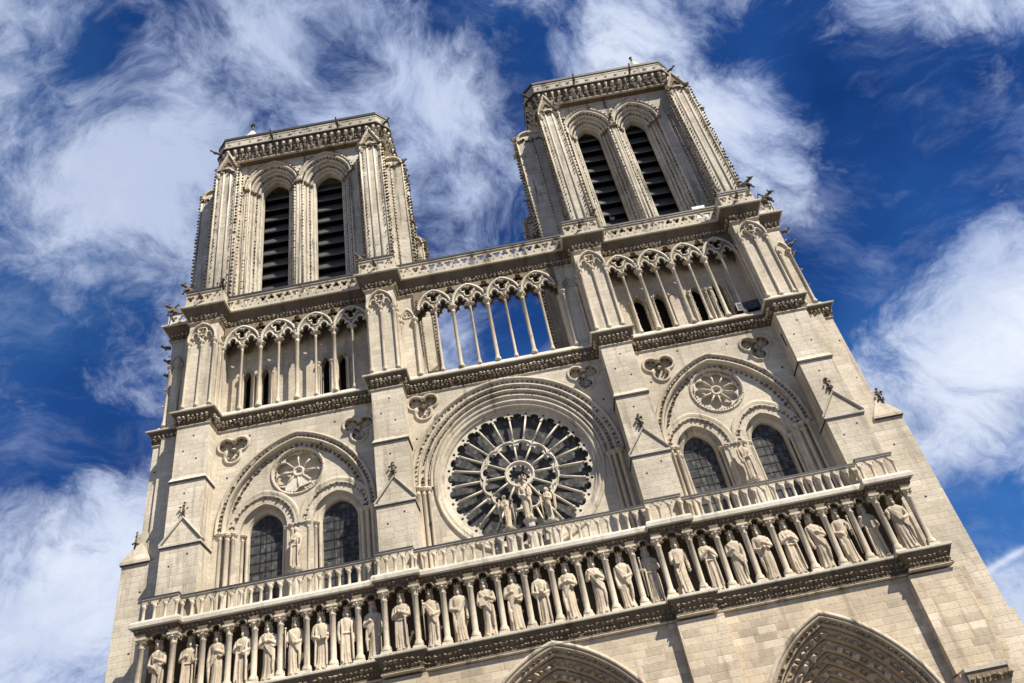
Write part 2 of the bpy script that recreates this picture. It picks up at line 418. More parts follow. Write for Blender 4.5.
def bay_window(k):
    c, zs, hw, rise = BIG[k]
    root = empty('window_bay', cath)
    pth = [(c - hw, 25.9)] + arch(c, zs, hw, rise, 24) + [(c + hw, 25.9)]
    archivolt('great_arch', 'carve', [(x, z) for x, z in pth], 0., root, .1, .36, .62, arch(c, zs, hw - .55, rise - .55, 24))
    FL = arch(c, zs, hw - .55, rise - .55, 24)
    zw, rw = WZ[k]
    for (x, w) in WIN[k]:
        # three receding orders round each light
        a = MB(); a.use('carve')
        for j, (e, yy) in enumerate(((1.12, .35), (.72, .55), (.34, .78))):
            p = [(x - w - e, zw - .05)] + arch(x, zw, w + e, rw + e, 16) + [(x + w + e, zw - .05)]
            prof = [(.26, yy + .02), (.26, yy - .10), (.12, yy - .17), (0., yy - .08), (-.06, yy - .1), (-.16, yy - .12), (-.24, yy - .04), (-.27, yy + .22)]
            a.sweep(p, prof, 'XZ', False, False, True)
        a.use('frieze')
        ring_dots(a, arch(x, zw, w + .93, rw + .93, 16), 0, .30, .13, .32); ring_dots(a, arch(x, zw, w + .55, rw + .55, 16), 0, .5, .09, .26)
        a.use('carve')
        p = [(x - w - .02, 20.6)] + arch(x, zw, w + .06, rw + .06, 16) + [(x + w + .02, 20.6)]
        a.sweep(p, [(.2, .85), (.12, .78), (0, .8), (-.04, 1.0), (-.04, 1.3)], 'XZ', False, False, True)
        a.build('window_archivolt', None, root)
        g = MB(); g.use('glass'); g.plate(arch_open(x, 20.55, zw, w + .1, rw + .1, 16), [], 1.1, 1.16); g.build('window_glass', None, root)
        # iron saddle bars
        f = MB(); f.use('iron')
        for zz in [21.0 + .62 * i for i in range(10)]:
            if zz < zw + .9: f.box(x - w, x + w, 1.05, 1.075, zz - .012, zz + .012)
        for xx in (-.34, 0, .34): f.box(x + xx * w - .01, x + xx * w + .01, 1.03, 1.049, 20.55, zw + rw * .85)
        f.build('saddle_bars', None, root)
        for s in (-1, 1):
            for j, (e, yy) in enumerate(((1.12, .22), (.74, .42), (.36, .66))):
                if e > 1.1 and (x + s * (w + e) - c) * s < 1.3 and s * (c - x) > 0: continue
                sh = MB(); sh.use('column')
                column(sh, x + s * (w + e), yy, .115, 20.55, zw + .02, .42, .3, 8, 1.9)
                sh.build('jamb_shaft', None, root)
    # capital band under the great arch
    # blind rose: pierced wheel in a moulded ring
    b = MB(); b.use('carve')
    cz = 29.7; cxr = c - .03
    b.sweep(circ(cxr, cz, 1.66, 48)[::-1], [(.16, .36), (.12, .28), (.04, .25), (-.04, .34), (-.08, .52), (-.1, .7)], 'XZ', True, False, True)
    b.use('soot'); ring_dots(b, circ(cxr, cz, 1.72, 48) + [circ(cxr, cz, 1.72, 48)[0]], 0, .30, .06, .2)
    b.build('rose_ring', None, root)
    b = MB(); b.use('wall'); b.plate(circ(cxr, cz, 1.7, 40), [], .95, 1.05); b.build('rose_back', None, root)
    b = MB(); b.use('trac')
    npet = 8 if k == 0 else 10
    hs = []
    for i in range(npet):
        a = 2 * math.pi * (i + .5) / npet + math.pi / 2
        u = Vector((math.cos(a), math.sin(a))); t = Vector((-u.y, u.x)); hp = math.pi / npet
        pts = []
        r0 = .42; r1 = 1.08; w1 = r1 * math.tan(hp) - .06; w0 = r0 * math.tan(hp) - .05
        head = [(r1 + w1 * 1.25 * math.sin(q), w1 * 1.2 * math.cos(q)) for q in [math.pi * j / 10 for j in range(11)]]
        prof = [(r0, -max(w0, .04))] + [(r, -w) for r, w in head] + [(r0, max(w0, .04))]
        hs.append([(cxr + u.x * r + t.x * w, cz + u.y * r + t.y * w) for r, w in prof])
    hs.append(circ(cxr, cz, .17, 16))
    b.plate(circ(cxr, cz, 1.66, 64), hs, .5, .68)
    b.use('soot'); ring_dots(b, circ(cxr, cz, 1.5, 48), 0, .47, .06, .19); b.use('trac')
    b.use('carve')
    for i in range(npet):
        a = 2 * math.pi * i / npet + math.pi / 2
        b.tube([(cxr + r * math.cos(a), .47, cz + r * math.sin(a)) for r in (.42, .8, 1.08)], .055, 6)
    b.sweep(circ(cxr, cz, .3, 24)[::-1], [(.1, .51), (.06, .42), (-.04, .42), (-.08, .5)], 'XZ', True, False, True)
    b.build('blind_rose_tracery', None, root)
    # sill
    s = MB(); s.use('slab'); s.box(c - 4.9, c + 4.9, -.1, 1.2, 20.3, 20.52); s.build('window_sill', None, root)
    # shafts carrying the great arch
    for s_ in (-1, 1):
        for j in range(3):
            sh = MB(); sh.use('column'); column(sh, c + s_ * (hw - .05 - j * .36), .05 + j * .13, .12, 20.55, 26.0, .42, .3, 8, 1.9); sh.build('arch_shaft', None, root)
    return root
bay_window(0); bay_window(2)

# trefoil medallions
for (x, z) in ((-18.5, 32.1), (-10.0, 31.9), (-5.55, 32.6), (5.55, 32.55), (10.65, 32.05), (17.45, 32.25)):
    t = MB(); t.use('carve')
    rr = 1.12
    pts = foil(x, z - .02, rr, 3, -math.pi / 2, .52, 10)
    t.sweep(pts[::-1], [(.11, .0), (.09, -.09), (.0, -.13), (-.07, -.07), (-.09, .003)], 'XZ', True, False, True)
    t.use('wall'); t.plate(foil(x, z - .02, rr * 1.03, 3, -math.pi / 2, .52, 10), [], .34, .4)
    t.use('soot')
    for i in range(3):
        a = -math.pi / 2 + i * 2.0944
        cx_, cz_ = x + .58 * math.cos(a), z + .58 * math.sin(a)
        for j in range(7):
            q = j * 6.283 / 7; t.knob(cx_ + .4 * math.cos(q), .2, cz_ + .4 * math.sin(q), .1)
        t.use('carve'); t.knob(cx_, .28, cz_, .17, 1, .6, 1); t.use('soot')
    t.use('carve'); t.knob(x, .1, z, .2)
    t.build('trefoil_medallion', None, cath)

# ------------------------------------------------------------------ great rose
rose = empty('rose_window', cath)
RX, RZ, RR = .0, 26.44, 4.74
m_ = MB(); m_.use('carve')
pth = [(RX - 6.35, 21.4)] + arch(RX, 26.5, 6.35, 6.5, 32) + [(RX + 6.35, 21.4)]
archp = arch(RX, 26.5, 6.35, 6.5, 32)
prof = [(.55, .02), (.55, -.14), (.44, -.22), (.34, -.12), (.3, .02), (.12, .05), (.05, -.08), (-.06, -.1), (-.12, .06), (-.3, .1), (-.36, -.0), (-.46, -.01), (-.52, .14), (-.68, .22), (-.72, .12), (-.82, .12), (-.9, .4)]
m_.sweep(archp, prof, 'XZ', False, False, True)
m_.use('soot')
ring_dots(m_, archp, .2, .0, .11, .33); ring_dots(m_, archp, -.22, .03, .1, .27); ring_dots(m_, archp, -.6, .12, .07, .22)
m_.build('rose_archivolt', None, rose)
m_ = MB(); m_.use('wall')
m_.plate([(RX - 6.5, 20.6)] + arch(RX, 26.5, 6.5, 6.6, 32) + [(RX + 6.5, 20.6)], [circ(RX, RZ, 5.1, 72)], .3, .95)
m_.build('rose_spandrel', None, rose)
m_ = MB(); m_.use('carve')
m_.sweep(circ(RX, RZ, 5.1, 96)[::-1], [(.42, .31), (.36, .2), (.26, .17), (.18, .24), (.1, .34), (.0, .28), (-.08, .34), (-.12, .46), (-.22, .44), (-.3, .55), (-.34, .95)], 'XZ', True, False, True)
m_.build('rose_ring', None, rose)
m_ = MB(); m_.use('glass'); m_.plate(circ(RX, RZ, 4.95, 72), [], 1.0, 1.06); m_.build('rose_glass', None, rose)
# wheel tracery: 12 inner lights and 24 outer lights, each with a cusped head, cut through one plate
def pol(r, a): return (RX + r * math.cos(a), RZ + r * math.sin(a))
def light(a0, npet, r0, r1, bar, head):
    """outline of one light (polar petal with a trefoil head)"""
    hp = math.pi / npet; pts = []
    def edge(r): return hp - bar / r
    rs = [r0 + (r1 - r0) * i / 4 for i in range(5)]
    for r in rs: pts.append((r, -edge(r)))
    w = edge(r1)
    # trefoil head: side lobes, cusps, top lobe
    for (f, dr) in ((-1.0, .0), (-.99, .07), (-.86, .12), (-.66, .10), (-.52, .05), (-.56, .15), (-.44, .24), (-.22, .30), (0, .32), (.22, .30), (.44, .24), (.56, .15), (.52, .05), (.66, .10), (.86, .12), (.99, .07), (1.0, .0)):
        pts.append((r1 + dr * head, f * w))
    for r in reversed(rs): pts.append((r, edge(r)))
    return [pol(r, a0 + a) for r, a in pts]
hs = []
for i in range(12): hs.append(light(math.pi / 2 + (i + .5) * math.pi / 6, 12, 1.0, 2.04, .055, 1.1))
for i in range(24):
    ph = math.pi / 2 + (i + .5) * math.pi / 12
    inner = 2.46 if True else 0
    hs.append(light(ph, 24, 2.56, 4.3, .058, 1.0))
for i in range(12):       # little eyes between the inner heads
    hs.append(circ(*pol(2.33, math.pi / 2 + i * math.pi / 6), .10, 10))
for i in range(24):       # eyes along the rim
    hs.append(circ(*pol(4.6, math.pi / 2 + i * math.pi / 12), .10, 10))
hs.append(foil(RX, RZ, .70, 12, math.pi / 2, .80, 5))
m_ = MB(); m_.use('trac')
m_.plate(circ(RX, RZ, 4.84, 144), hs, .62, .72)
for i in range(12):
    a = math.pi / 2 + i * math.pi / 6
    p0, p1 = pol(.92, a), pol(2.1, a)
    m_.tube([(p0[0], .6, p0[1]), (p1[0], .6, p1[1])], .062, 6); m_.knob(p1[0], .58, p1[1], .09)
for i in range(24):
    a = math.pi / 2 + i * math.pi / 12
    p0, p1 = pol(2.6, a), pol(4.15, a)
    m_.tube([(p0[0], .6, p0[1]), (p1[0], .6, p1[1])], .062, 6); m_.knob(p1[0], .58, p1[1], .09); m_.knob(p0[0], .58, p0[1], .08)
m_.sweep(circ(RX, RZ, .88, 36)[::-1], [(.08, .63), (.05, .53), (-.03, .52), (-.08, .63)], 'XZ', True, False, True)
# scalloped line over the inner heads
sc = []
for i in range(12):
    for j in range(8):
        f = j / 8; a = math.pi / 2 + (i + f) * math.pi / 6
        sc.append(pol(2.28 + .2 * math.sin(math.pi * f) ** .7, a))
m_.sweep(sc[::-1], [(.045, .625), (.03, .55), (-.03, .55), (-.045, .625)], 'XZ', True, False, True)
m_.build('wheel_tracery', None, rose)
for s_ in (-1, 1):
    for (dx, yy, r) in ((6.5, -.02, .15), (6.12, .12, .13), (5.8, .2, .1)):
        m_ = MB(); m_.use('column'); column(m_, RX + s_ * dx, yy, r, 20.6, 26.5, .5, .35, 8, 1.9); m_.build('arch_shaft', None, rose)

# ================================================================== BUTTRESSES
def finial(mb, x, y, z, h):
    mb.tube([(x, y, z), (x, y, z + h * .4), (x, y, z + h)], [.1, .07, .05], 6)
    for (zz, r, q) in ((.35, .17, 4), (.68, .21, 4)):
        for i in range(q):
            a = i * 6.283 / q + .4; mb.knob(x + r * math.cos(a), y + r * math.sin(a), z + h * zz, .1)
    mb.knob(x, y, z + h, .11)
for bi, (x0, x1) in enumerate(B):
    b = empty('buttress', cath)
    xm = (x0 + x1) / 2
    m_ = MB(); m_.use('wall')
    m_.box(x0, x1, YB, 1.0, 29.6, 33.72)                                   # upper shaft
    m_.box(x0 - .03, x1 + .03, YB - .08, 1.0, 24.9, 29.33)                # middle shaft
    m_.box(x0 - .12, x1 + .12, YB - .18, 1.0, 19.7, 24.83)                 # lower shaft
    m_.use('hollow_shade')
    for (dx, zz) in ((.5, 31.6), (1.4, 30.9), (.9, 28.4), (1.5, 24.2), (.45, 23.6), (1.1, 32.7)): m_.box(x0 + dx, x0 + dx + .11, YB - (.003 if zz > 29.5 else .083 if zz > 26 else .183), YB + .2, zz, zz + .12)  # dark blocks for putlog holes, hole shade given by colour
    if bi in (0, 1, 2, 3): m_.box(x0 - .004, x0 + .1, -.95, -.75, 31.2, 32.3)  # near-black slit block, its depth and shade only coloured
    m_.build('buttress_shaft', None, b)
    m_ = MB(); m_.use('wall')
    m_.frus((x0 - .12, x1 + .12, YB - .2, .5, 29.42), (x0 - .02, x1 + .02, YB - .02, .5, 29.72))
    m_.use('lead_shade'); m_.box(x0 - .1, x1 + .1, YB - .18, .5, 29.33, 29.418)  # dark strip painted as the overhang shadow below the ledge
    m_.build('weathering_ledge', None, b)
    # gabled offset with a finial
    m_ = MB(); m_.use('wall')
    xa, xb, yf = x0 - .2, x1 + .2, YB - .28
    m_.plate([(xa + .12, 25.02), (xb - .12, 25.02), (xm, 26.62)], [], yf + .12, YB + .2)
    m_.use('slab')
    m_.sweep([(xa, 25.06), (xm, 26.66), (xb, 25.06)], [(.0, yf + .04), (.07, yf), (.1, yf + .05), (.1, YB + .2), (.0, YB + .2)])
    m_.box(xa, xb, yf, .6, 24.9, 25.03)
    m_.use('lead_shade'); m_.box(xa + .02, xb - .02, yf + .02, .6, 24.832, 24.898)  # shadow line of the overhang, built as a dark strip
    m_.build('gablet', None, b)
    m_ = MB(); m_.use('soot'); finial(m_, xm, yf + .15, 26.75, 1.0); m_.build('finial', None, b)
# outer corner masses
for s, xe in ((-1, XL), (1, XR)):
    b = empty('corner_buttress', cath)
    m_ = MB(); m_.use('wall')
    bx = B[0][0] if s < 0 else B[3][1]
    def bb(xo, y0, y1, z0, z1): m_.box(min(bx - s * .5, xo), max(bx - s * .5, xo), y0, y1, z0, z1)
    bb(xe, .2, 6.0, 27.0, 34.0); bb(xe + s * .75, -.25, 6.2, 12.6, 24.95); bb(xe + s * .25, .05, 6.1, 24.9, 27.1)
    bb(xe + s * .95, -.35, 6.3, .2, 12.61)
    m_.use('hollow_shade')
    for (dx, zz) in ((.3, 31.5), (.5, 28.4), (.6, 23.), (.4, 19.4), (.9, 16.2)): m_.box(xe - s * dx - .06, xe - s * dx + .06, (.197 if zz > 27 else -.253), .3, zz, zz + .12)  # proud boxes coloured with the shade of putlog holes
    m_.build('buttress_shaft', None, b)
    m_ = MB(); m_.use('wall')
    xo = xe + s * .85; xi = xe - s * 1.0; xg = (xo + xi) / 2
    m_.box(min(xo, xi), max(xo, xi), -.4, 6.2, 24.95, 25.12)
    m_.frus((min(xo, xi), max(xo, xi), -.38, 6.2, 25.121), (min(xg, xe), max(xg, xe), .1, 6.0, 26.6))
    m_.use('lead_shade'); m_.box(min(xo, xi) + .03, max(xo, xi) - .03, -.37, 6.1, 24.9, 24.948)  # strip coloured dark for the shade below this ledge
    m_.build('gablet', None, b)
    m_ = MB(); m_.use('soot'); finial(m_, xe + s * .2, 0., 26.0, 1.2)
    m_.build('finial', None, b)

# ================================================================== STRING COURSES AND CORNICES
def cornice(name, plan, z0, z1, out, knobs, fr='frieze', top='slab'):
    root = empty(name, cath)
    h = z1 - z0
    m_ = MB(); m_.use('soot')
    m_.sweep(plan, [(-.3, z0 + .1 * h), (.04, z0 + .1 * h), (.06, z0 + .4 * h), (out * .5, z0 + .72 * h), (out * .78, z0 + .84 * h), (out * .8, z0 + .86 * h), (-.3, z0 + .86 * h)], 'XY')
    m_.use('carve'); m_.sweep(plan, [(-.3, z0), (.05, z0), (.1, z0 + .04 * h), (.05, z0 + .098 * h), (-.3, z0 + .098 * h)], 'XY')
    m_.use(fr)
    for ki, (o, zz, r, st) in enumerate(knobs):
        m_.use('carve' if ki == 1 else fr)
        knob_row(m_, plan, o, z0 + zz * h, r, st, 1., 1.2)
    m_.build('carved_frieze', None, root)
    m_ = MB(); m_.use(top)
    m_.sweep(plan, [(-.3, z0 + .862 * h), (out * .88, z0 + .862 * h), (out, z0 + .89 * h), (out, z0 + .97 * h), (out * .9, z1 * 1.), (-.3, z1 + .05)], 'XY')
    m_.build('cornice_slab', None, root)
    return root
planG = outline(B, 0., YB, XL, XR, .2, 6.)
cornice('gallery_cornice', planG, 33.55, 34.72, .46, ((.13, .3, .13, .3), (.24, .56, .12, .27), (.2, .42, .09, .2)))
# sloped bed on which the colonnade stands
m_ = MB(); m_.use('slab')
m_.sweep(planG, [(-2.8, 34.7), (.18, 34.72), (.04, 35.1), (-2.8, 35.12)], 'XY') if False else None
for (a, b_) in BAYS: m_.frus((a, b_, -.32, 2.0, 34.74), (a, b_, -.1, 2.0, 35.12))
for (a, b_) in B: m_.frus((a - .05, b_ + .05, YB - .22, 2.0, 34.74), (a + .1, b_ - .1, YB + .02, 2.0, 35.14))
m_.frus((XL, B[0][0], .0, 6., 34.74), (XL + .2, B[0][0], .2, 6., 35.1)); m_.frus((B[3][1], XR, .0, 6., 34.74), (B[3][1], XR - .2, .2, 6., 35.1))
m_.build('colonnade_plinth', None, cath)

# ================================================================== GREAT COLONNADE
def trefoil_head(cx, zs, hw, rise):
    """cusped arch outline left to right: trefoil under a pointed arch"""
    out = []
    for (f, g) in ((-1, 0), (-.97, .18), (-.85, .34), (-.62, .42), (-.45, .36), (-.52, .52), (-.45, .72), (-.25, .9), (0, 1.0)):
        out.append((cx + f * hw, zs + g * rise))
    return out + [(2 * cx - x, z) for x, z in reversed(out[:-1])]
def colonnade(bay, c, sp, nside, xa, xb, open_back):
    root = empty('colonnade', cath)
    zc, zt = 40.88, 42.72                                                 # capital level, underside of cornice
    cols = [c + sp * k for k in range(-nside, nside + 1)]
    for k, x in enumerate(cols):
        kk = k - nside; thick = (kk % 2 == 0)
        m_ = MB(); m_.use('column')
        column(m_, x, -.05, .145 if thick else .098, 35.12, zc, .62 if thick else .5, .5, 12, 1.75 if thick else 1.95)
        m_.build('column', None, root)
    # arcade screen: plate pierced by small trefoil arches and rosettes
    y0, y1 = -.22, .12
    holes = []
    lo, hi = xa, xb
    e0, e1 = c - sp * (nside + 1), c + sp * (nside + 1)
    zb = zc
    bottom = []
    edges = [e0] + cols + [e1]
    for a, b_ in zip(edges[:-1], edges[1:]):
        hw = (b_ - a) / 2 - .13
        holes.append([(p[0], p[1]) for p in trefoil_head((a + b_) / 2, zb + .02, hw, .72)])
    outer = [(lo, zb - .0)]
    # lower outline: follows the small arches
    low = []
    for h in holes: low += h
    poly = [(lo, zb)] + [p for p in low] + [(hi, zb), (hi, zt), (lo, zt)]
    hs = []
    odd = [k for k in range(-nside, nside + 1) if k % 2 == 1 or k % 2 == -1]
    for k in odd:
        hs.append(foil(c + sp * k, zb + 1.13, .58, 3, -math.pi / 2, .5, 8))
    for k in range(-nside - 1, nside + 2):
        if k % 2 == 0 and lo + .4 < c + sp * k < hi - .4: hs.append(foil(c + sp * k, zb + 1.42, .42, 3, math.pi / 2, .5, 6))
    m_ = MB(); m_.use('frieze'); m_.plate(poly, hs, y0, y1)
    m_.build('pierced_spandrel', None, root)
    # second arcade on the inner side of the gallery
    ih = []
    for a, b_ in zip(edges[:-1], edges[1:]): ih += trefoil_head((a + b_) / 2, zb - .12, (b_ - a) / 2 - .12, .8)
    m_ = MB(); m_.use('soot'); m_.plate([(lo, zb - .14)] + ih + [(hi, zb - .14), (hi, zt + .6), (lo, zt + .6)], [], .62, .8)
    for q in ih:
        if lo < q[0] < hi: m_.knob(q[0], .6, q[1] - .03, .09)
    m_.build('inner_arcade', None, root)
    # big pointed arches that interlace over the pairs
    m_ = MB(); m_.use('trac')
    for k in odd:
        cx = c + sp * k
        p = arch(cx, zb + .05, sp - .06, 1.68, 12)
        p = [q for q in p if lo - .02 <= q[0] <= hi + .02]
        if len(p) > 3: m_.sweep(p, [(.09, y0 + .02), (.08, y0 - .08), (-.06, y0 - .1), (-.09, y0 + .02)], 'XZ', False, False, True)
        f = foil(cx, zb + 1.13, .59, 3, -math.pi / 2, .5, 8)
        m_.sweep(f[::-1], [(.05, y0 + .01), (.04, y0 - .05), (-.05, y0 - .05), (-.06, y0 + .06)], 'XZ', True, False, True)
    for h in holes:
        h = [q for q in h if lo <= q[0] <= hi]
        if len(h) > 3: m_.sweep(h, [(.07, y0 + .01), (.06, y0 - .06), (-.04, y0 - .07), (-.05, y0 + .05)], 'XZ', False, False, True)
    m_.use('carve')
    for x in cols:
        for j in range(10):
            a = j * .628; m_.knob(x + .3 * math.cos(a), -.06 + .2 * math.sin(a), zb - .1 + rnd.uniform(-.05, .08), .1)
    m_.use('soot')
    for h in holes:
        for q in h[1:-1]:
            if lo < q[0] < hi: m_.knob(q[0], y0 + rnd.uniform(.02, .2), q[1] - .03, .085)
    m_.use('frieze')
    for k in odd:
        for q in foil(c + sp * k, zb + 1.13, .55, 3, -math.pi / 2, .5, 3): m_.knob(q[0], y0 - .02, q[1], .075)
    for k in range(-nside - 1, nside + 2):
        for dz in (.25, .5, .75, 1.0):
            x = c + sp * k + rnd.uniform(-.04, .04)
            if k % 2 == 0 and lo < x < hi: m_.knob(x, y0 - .06, zb + dz, .1)
    m_.build('arcade_tracery', None, root)
    return root
colonnade(0, -14.17, 1.36, 3, -19.6, -8.75, False)
colonnade(1, .05, 1.30, 3, -5.35, 5.45, True)
colonnade(2, 14.02, 1.25, 3, 9.1, 19.0, False)
# piers beside the open middle arcade, with a blind trefoiled arch and nook shafts
for (a, b_) in ((-6.62, -5.3), (5.4, 6.97)):
    m_ = MB(); m_.use('wall'); m_.box(a, b_, .0, 2.2, 35.1, 42.72)
    xm = (a + b_) / 2
    m_.use('carve')
    m_.sweep([(xm - .5, 40.1)] + arch(xm, 40.4, .5, 1.0, 10) + [(xm + .5, 40.1)], [(.1, .0), (.08, -.1), (-.06, -.12), (-.1, -.002)], 'XZ', False, False, True)
    m_.sweep(foil(xm, 40.8, .33, 3, math.pi / 2, .5, 6)[::-1], [(.05, .0), (.03, -.06), (-.05, -.06), (-.06, -.002)], 'XZ', True, False, True)
    m_.use('column')
    for x in (xm - .52, xm + .52): column(m_, x, -.08, .12, 35.12, 40.3, .5, .4, 10, 1.9)
    m_.build('gallery_pier', None, cath)

# tower stages behind the colonnade (z 35-44) and the buttress faces at this level
def tower_stage(xl, xr, slits, w):
    m_ = MB(); m_.use('wall')
    hs = [arch_open(x, 35.2, 38.6, w, .7, 8) for x in slits]
    m_.plate([(xl, 34.6), (xr, 34.6), (xr, 44.), (xl, 44.)], hs, 1.0, 1.6)
    m_.use('hollow_shade'); m_.box(xl + .3, xr - .3, 2.3, 2.4, 35, 43.5)
    m_.use('wall'); m_.box(xl, xl + .5, 1.61, 15, 34.6, 44.0); m_.box(xr - .5, xr, 1.61, 15, 34.6, 44.0); m_.box(xl, xr, 15.01, 15.5, 34.6, 44)
    m_.use('carve')
    for x in slits:
        p = [(x - w, 35.6)] + arch(x, 38.6, w, .7, 8) + [(x + w, 35.6)]
        m_.sweep(p, [(.12, 1.0), (.1, .9), (.0, .88), (-.03, 1.05)], 'XZ', False, False, True)
        if w > .3:
            for (px, pz, nx, nz) in along(p, .3): m_.knob(px, .95, pz, .1)
        m_.use('column')
        for d_ in (-w - .2, w + .2): column(m_, x + d_, .84, .09, 35.1, 38.7, .4, .3, 8, 1.8)
        m_.use('carve')
    m_.build('tower_stage', None, cath)
tower_stage(-23.3, -6.2, (-18.15, -16.85, -12.4, -11.2), .29)
tower_stage(6.55, 22.5, (11.0, 12.55, 15.35, 16.95), .42)
# blind gables, arches inside the gallery back wall
for (x0, x1) in B:
    root = empty('buttress_stage', cath)
    m_ = MB(); m_.use('wall'); m_.box(x0 + .04, x1 - .04, YB + .12, 2.3, 34.9, 43.2); m_.build('stage_block', None, root)
    xm = (x0 + x1) / 2
    for dx in (-.92, 0, .92):
        m_ = MB(); m_.use('column'); column(m_, xm + dx, YB + .05, .095, 35.15, 40.9, .5, .42, 10, 1.9); m_.build('stage_shaft', None, root)
    for y in (-.9, -.2):
        for xx in (x0 - .02, x1 + .02):
            m_ = MB(); m_.use('column'); column(m_, xx, y, .09, 35.15, 40.9, .5, .42, 8, 1.9); m_.build('stage_shaft', None, root)
    m_ = MB(); m_.use('carve')
    y0 = YB - .1
    p = [(xm - .98, 40.9)] + arch(xm, 41.05, .98, 1.4, 12) + [(xm + .98, 40.9)]
    m_.sweep(p, [(.08, YB + .13), (.07, y0 - .06), (-.06, y0 - .08), (-.1, YB + .13)], 'XZ', False, False, True)
    for s_ in (-.49, .49):
        m_.sweep(trefoil_head(xm + s_, 40.9, .42, .75), [(.07, YB + .13), (.06, y0 + .02), (-.03, y0), (-.05, YB + .13)], 'XZ', False, False, True)
    m_.sweep(foil(xm, 41.72, .40, 4, math.pi / 4, .5, 6)[::-1], [(.06, YB + .13), (.04, y0), (-.05, y0), (-.06, YB + .13)], 'XZ', True, False, True)
    m_.use('soot'); m_.plate(foil(xm, 41.72, .34, 4, math.pi / 4, .5, 6), [], YB + .105, YB + .125)
    m_.use('carve'); m_.knob(xm, YB + .02, 41.72, .13)
    for xx, s_ in ((x0 + .04, -1), (x1 - .04, 1)):                         # small arches on the returns
        m_.tube([(xx + s_ * .03, -.9 + .35 * (1 - math.cos(t)), 40.95 + .8 * math.sin(t)) for t in [math.pi * i / 10 for i in range(11)]], .07, 6)
    m_.build('stage_arches', None, root)
# outermost strips at gallery level
for s, xe, bx in ((-1, -23.75, B[0][0]), (1, 22.95, B[3][1])):
    m_ = MB(); m_.use('wall'); m_.box(min(xe, bx), max(xe, bx), .25, 6, 34.9, 43.0)
    m_.use('column')
    for i in range(2): column(m_, xe - s * (.12 + .75 * i), .2, .11, 35.1, 40.4, .5, .4, 8, 1.9)
    column(m_, xe + s * .02, .9, .11, 35.1, 40.4, .5, .4, 8, 1.9)
    m_.use('carve')
    xm = xe - s * .5
    m_.sweep([(xm - .45, 40.3)] + arch(xm, 40.4, .45, .9, 8) + [(xm + .45, 40.3)], [(.07, .25), (.06, .13), (-.06, .13), (-.08, .25)], 'XZ', False, False, True)
    for zz in (36.8, 38.3, 39.8, 41.4): m_.knob(xe + s * .1, .2, zz, .1)
    m_.build('corner_strip', None, cath)

# upper cornice and openwork parapet
planT = outline(B, -.05, YB + .05, XL + .3, XR - .3, .2, 15.)
cor = cornice('upper_cornice', planT, 42.7, 44.1, .62, ((.12, .2, .14, .32), (.14, .36, .11, .24)))
m_ = MB(); m_.use('slab'); 
m_.box(XL + .6, -6.3, .2, 14, 43.9, 44.14); m_.box(6.6, XR - .6, .2, 14, 43.9, 44.14); m_.box(-6.299, 6.599, .2, .75, 43.9, 44.1); m_.build('terrace_slab', None, cath)
par = empty('parapet', cath)
def openwork(mb, x0, x1, y0, y1, z0, z1):
    """pierced band: alternating up and down drops"""
    n = max(1, round((x1 - x0) / .62)); w = (x1 - x0) / n; h = z1 - z0
    hs = []
    for i in range(n):
        c = x0 + (i + .5) * w
        hs.append(foil(c - .0 * w, z0 + h * .58, min(w * .47, h * .42), 3, math.pi / 2 if i % 2 else -math.pi / 2, .5, 5))
        if i: hs.append([(c - w / 2 + .075 * a, z0 + h * .16 + .1 * b) for a, b in ((-1, 0), (0, -1), (1, 0), (0, 1))])
    mb.plate([(x0, z0), (x1, z0), (x1, z1), (x0, z1)], hs, y0, y1)
def parapet_run(x0, x1, y, z0=44.16, z1=45.3):
    m_ = MB(); m_.use('carve'); openwork(m_, x0, x1, y, y + .16, z0 + .1, z1)
    m_.box(x0, x1, y - .06, y + .22, z0, z0 + .098)
    m_.build('openwork_panel', None, par)
    m_ = MB(); m_.use('carve'); m_.box(x0, x1, y - .08, y + .24, z1 + .002, z1 + .13)
    m_.use('lead_shade'); m_.box(x0 - .02, x1 + .02, y - .13, y + .27, z1 + .132, z1 + .27)
    m_.build('coping', None, par)
for i, (a, b_) in enumerate(BAYS): parapet_run(a + .12, b_ - .12, -.5)
for (a, b_) in B:
    parapet_run(a - .25, b_ + .25, YB - .38)
    m_ = MB(); m_.use('carve')
    for x in (a - .2, b_ + .2): m_.box(x - .09, x + .09, YB - .16, -.3, 44.16, 45.42)
    m_.build('parapet_return', None, par)
for s, xe, bx in ((-1, XL + .1, B[0][0]), (1, XR - .1, B[3][1])):
    parapet_run(min(xe, bx - s * -.3), max(xe, bx - s * -.3), .1) if False else None
    a, b_ = (xe, bx - .3) if s < 0 else (bx + .3, xe)
    m_ = MB(); m_.use('trac'); openwork(m_, a, b_, -.1, .06, 44.2, 45.2); m_.box(xe - .08, xe + .08, -.1, 6, 44.2, 45.2)
    m_.use('lead_shade'); m_.box(min(a, b_) - .05, max(a, b_) + .05, -.14, .12, 45.2, 45.32)
    m_.build('openwork_panel', None, par)

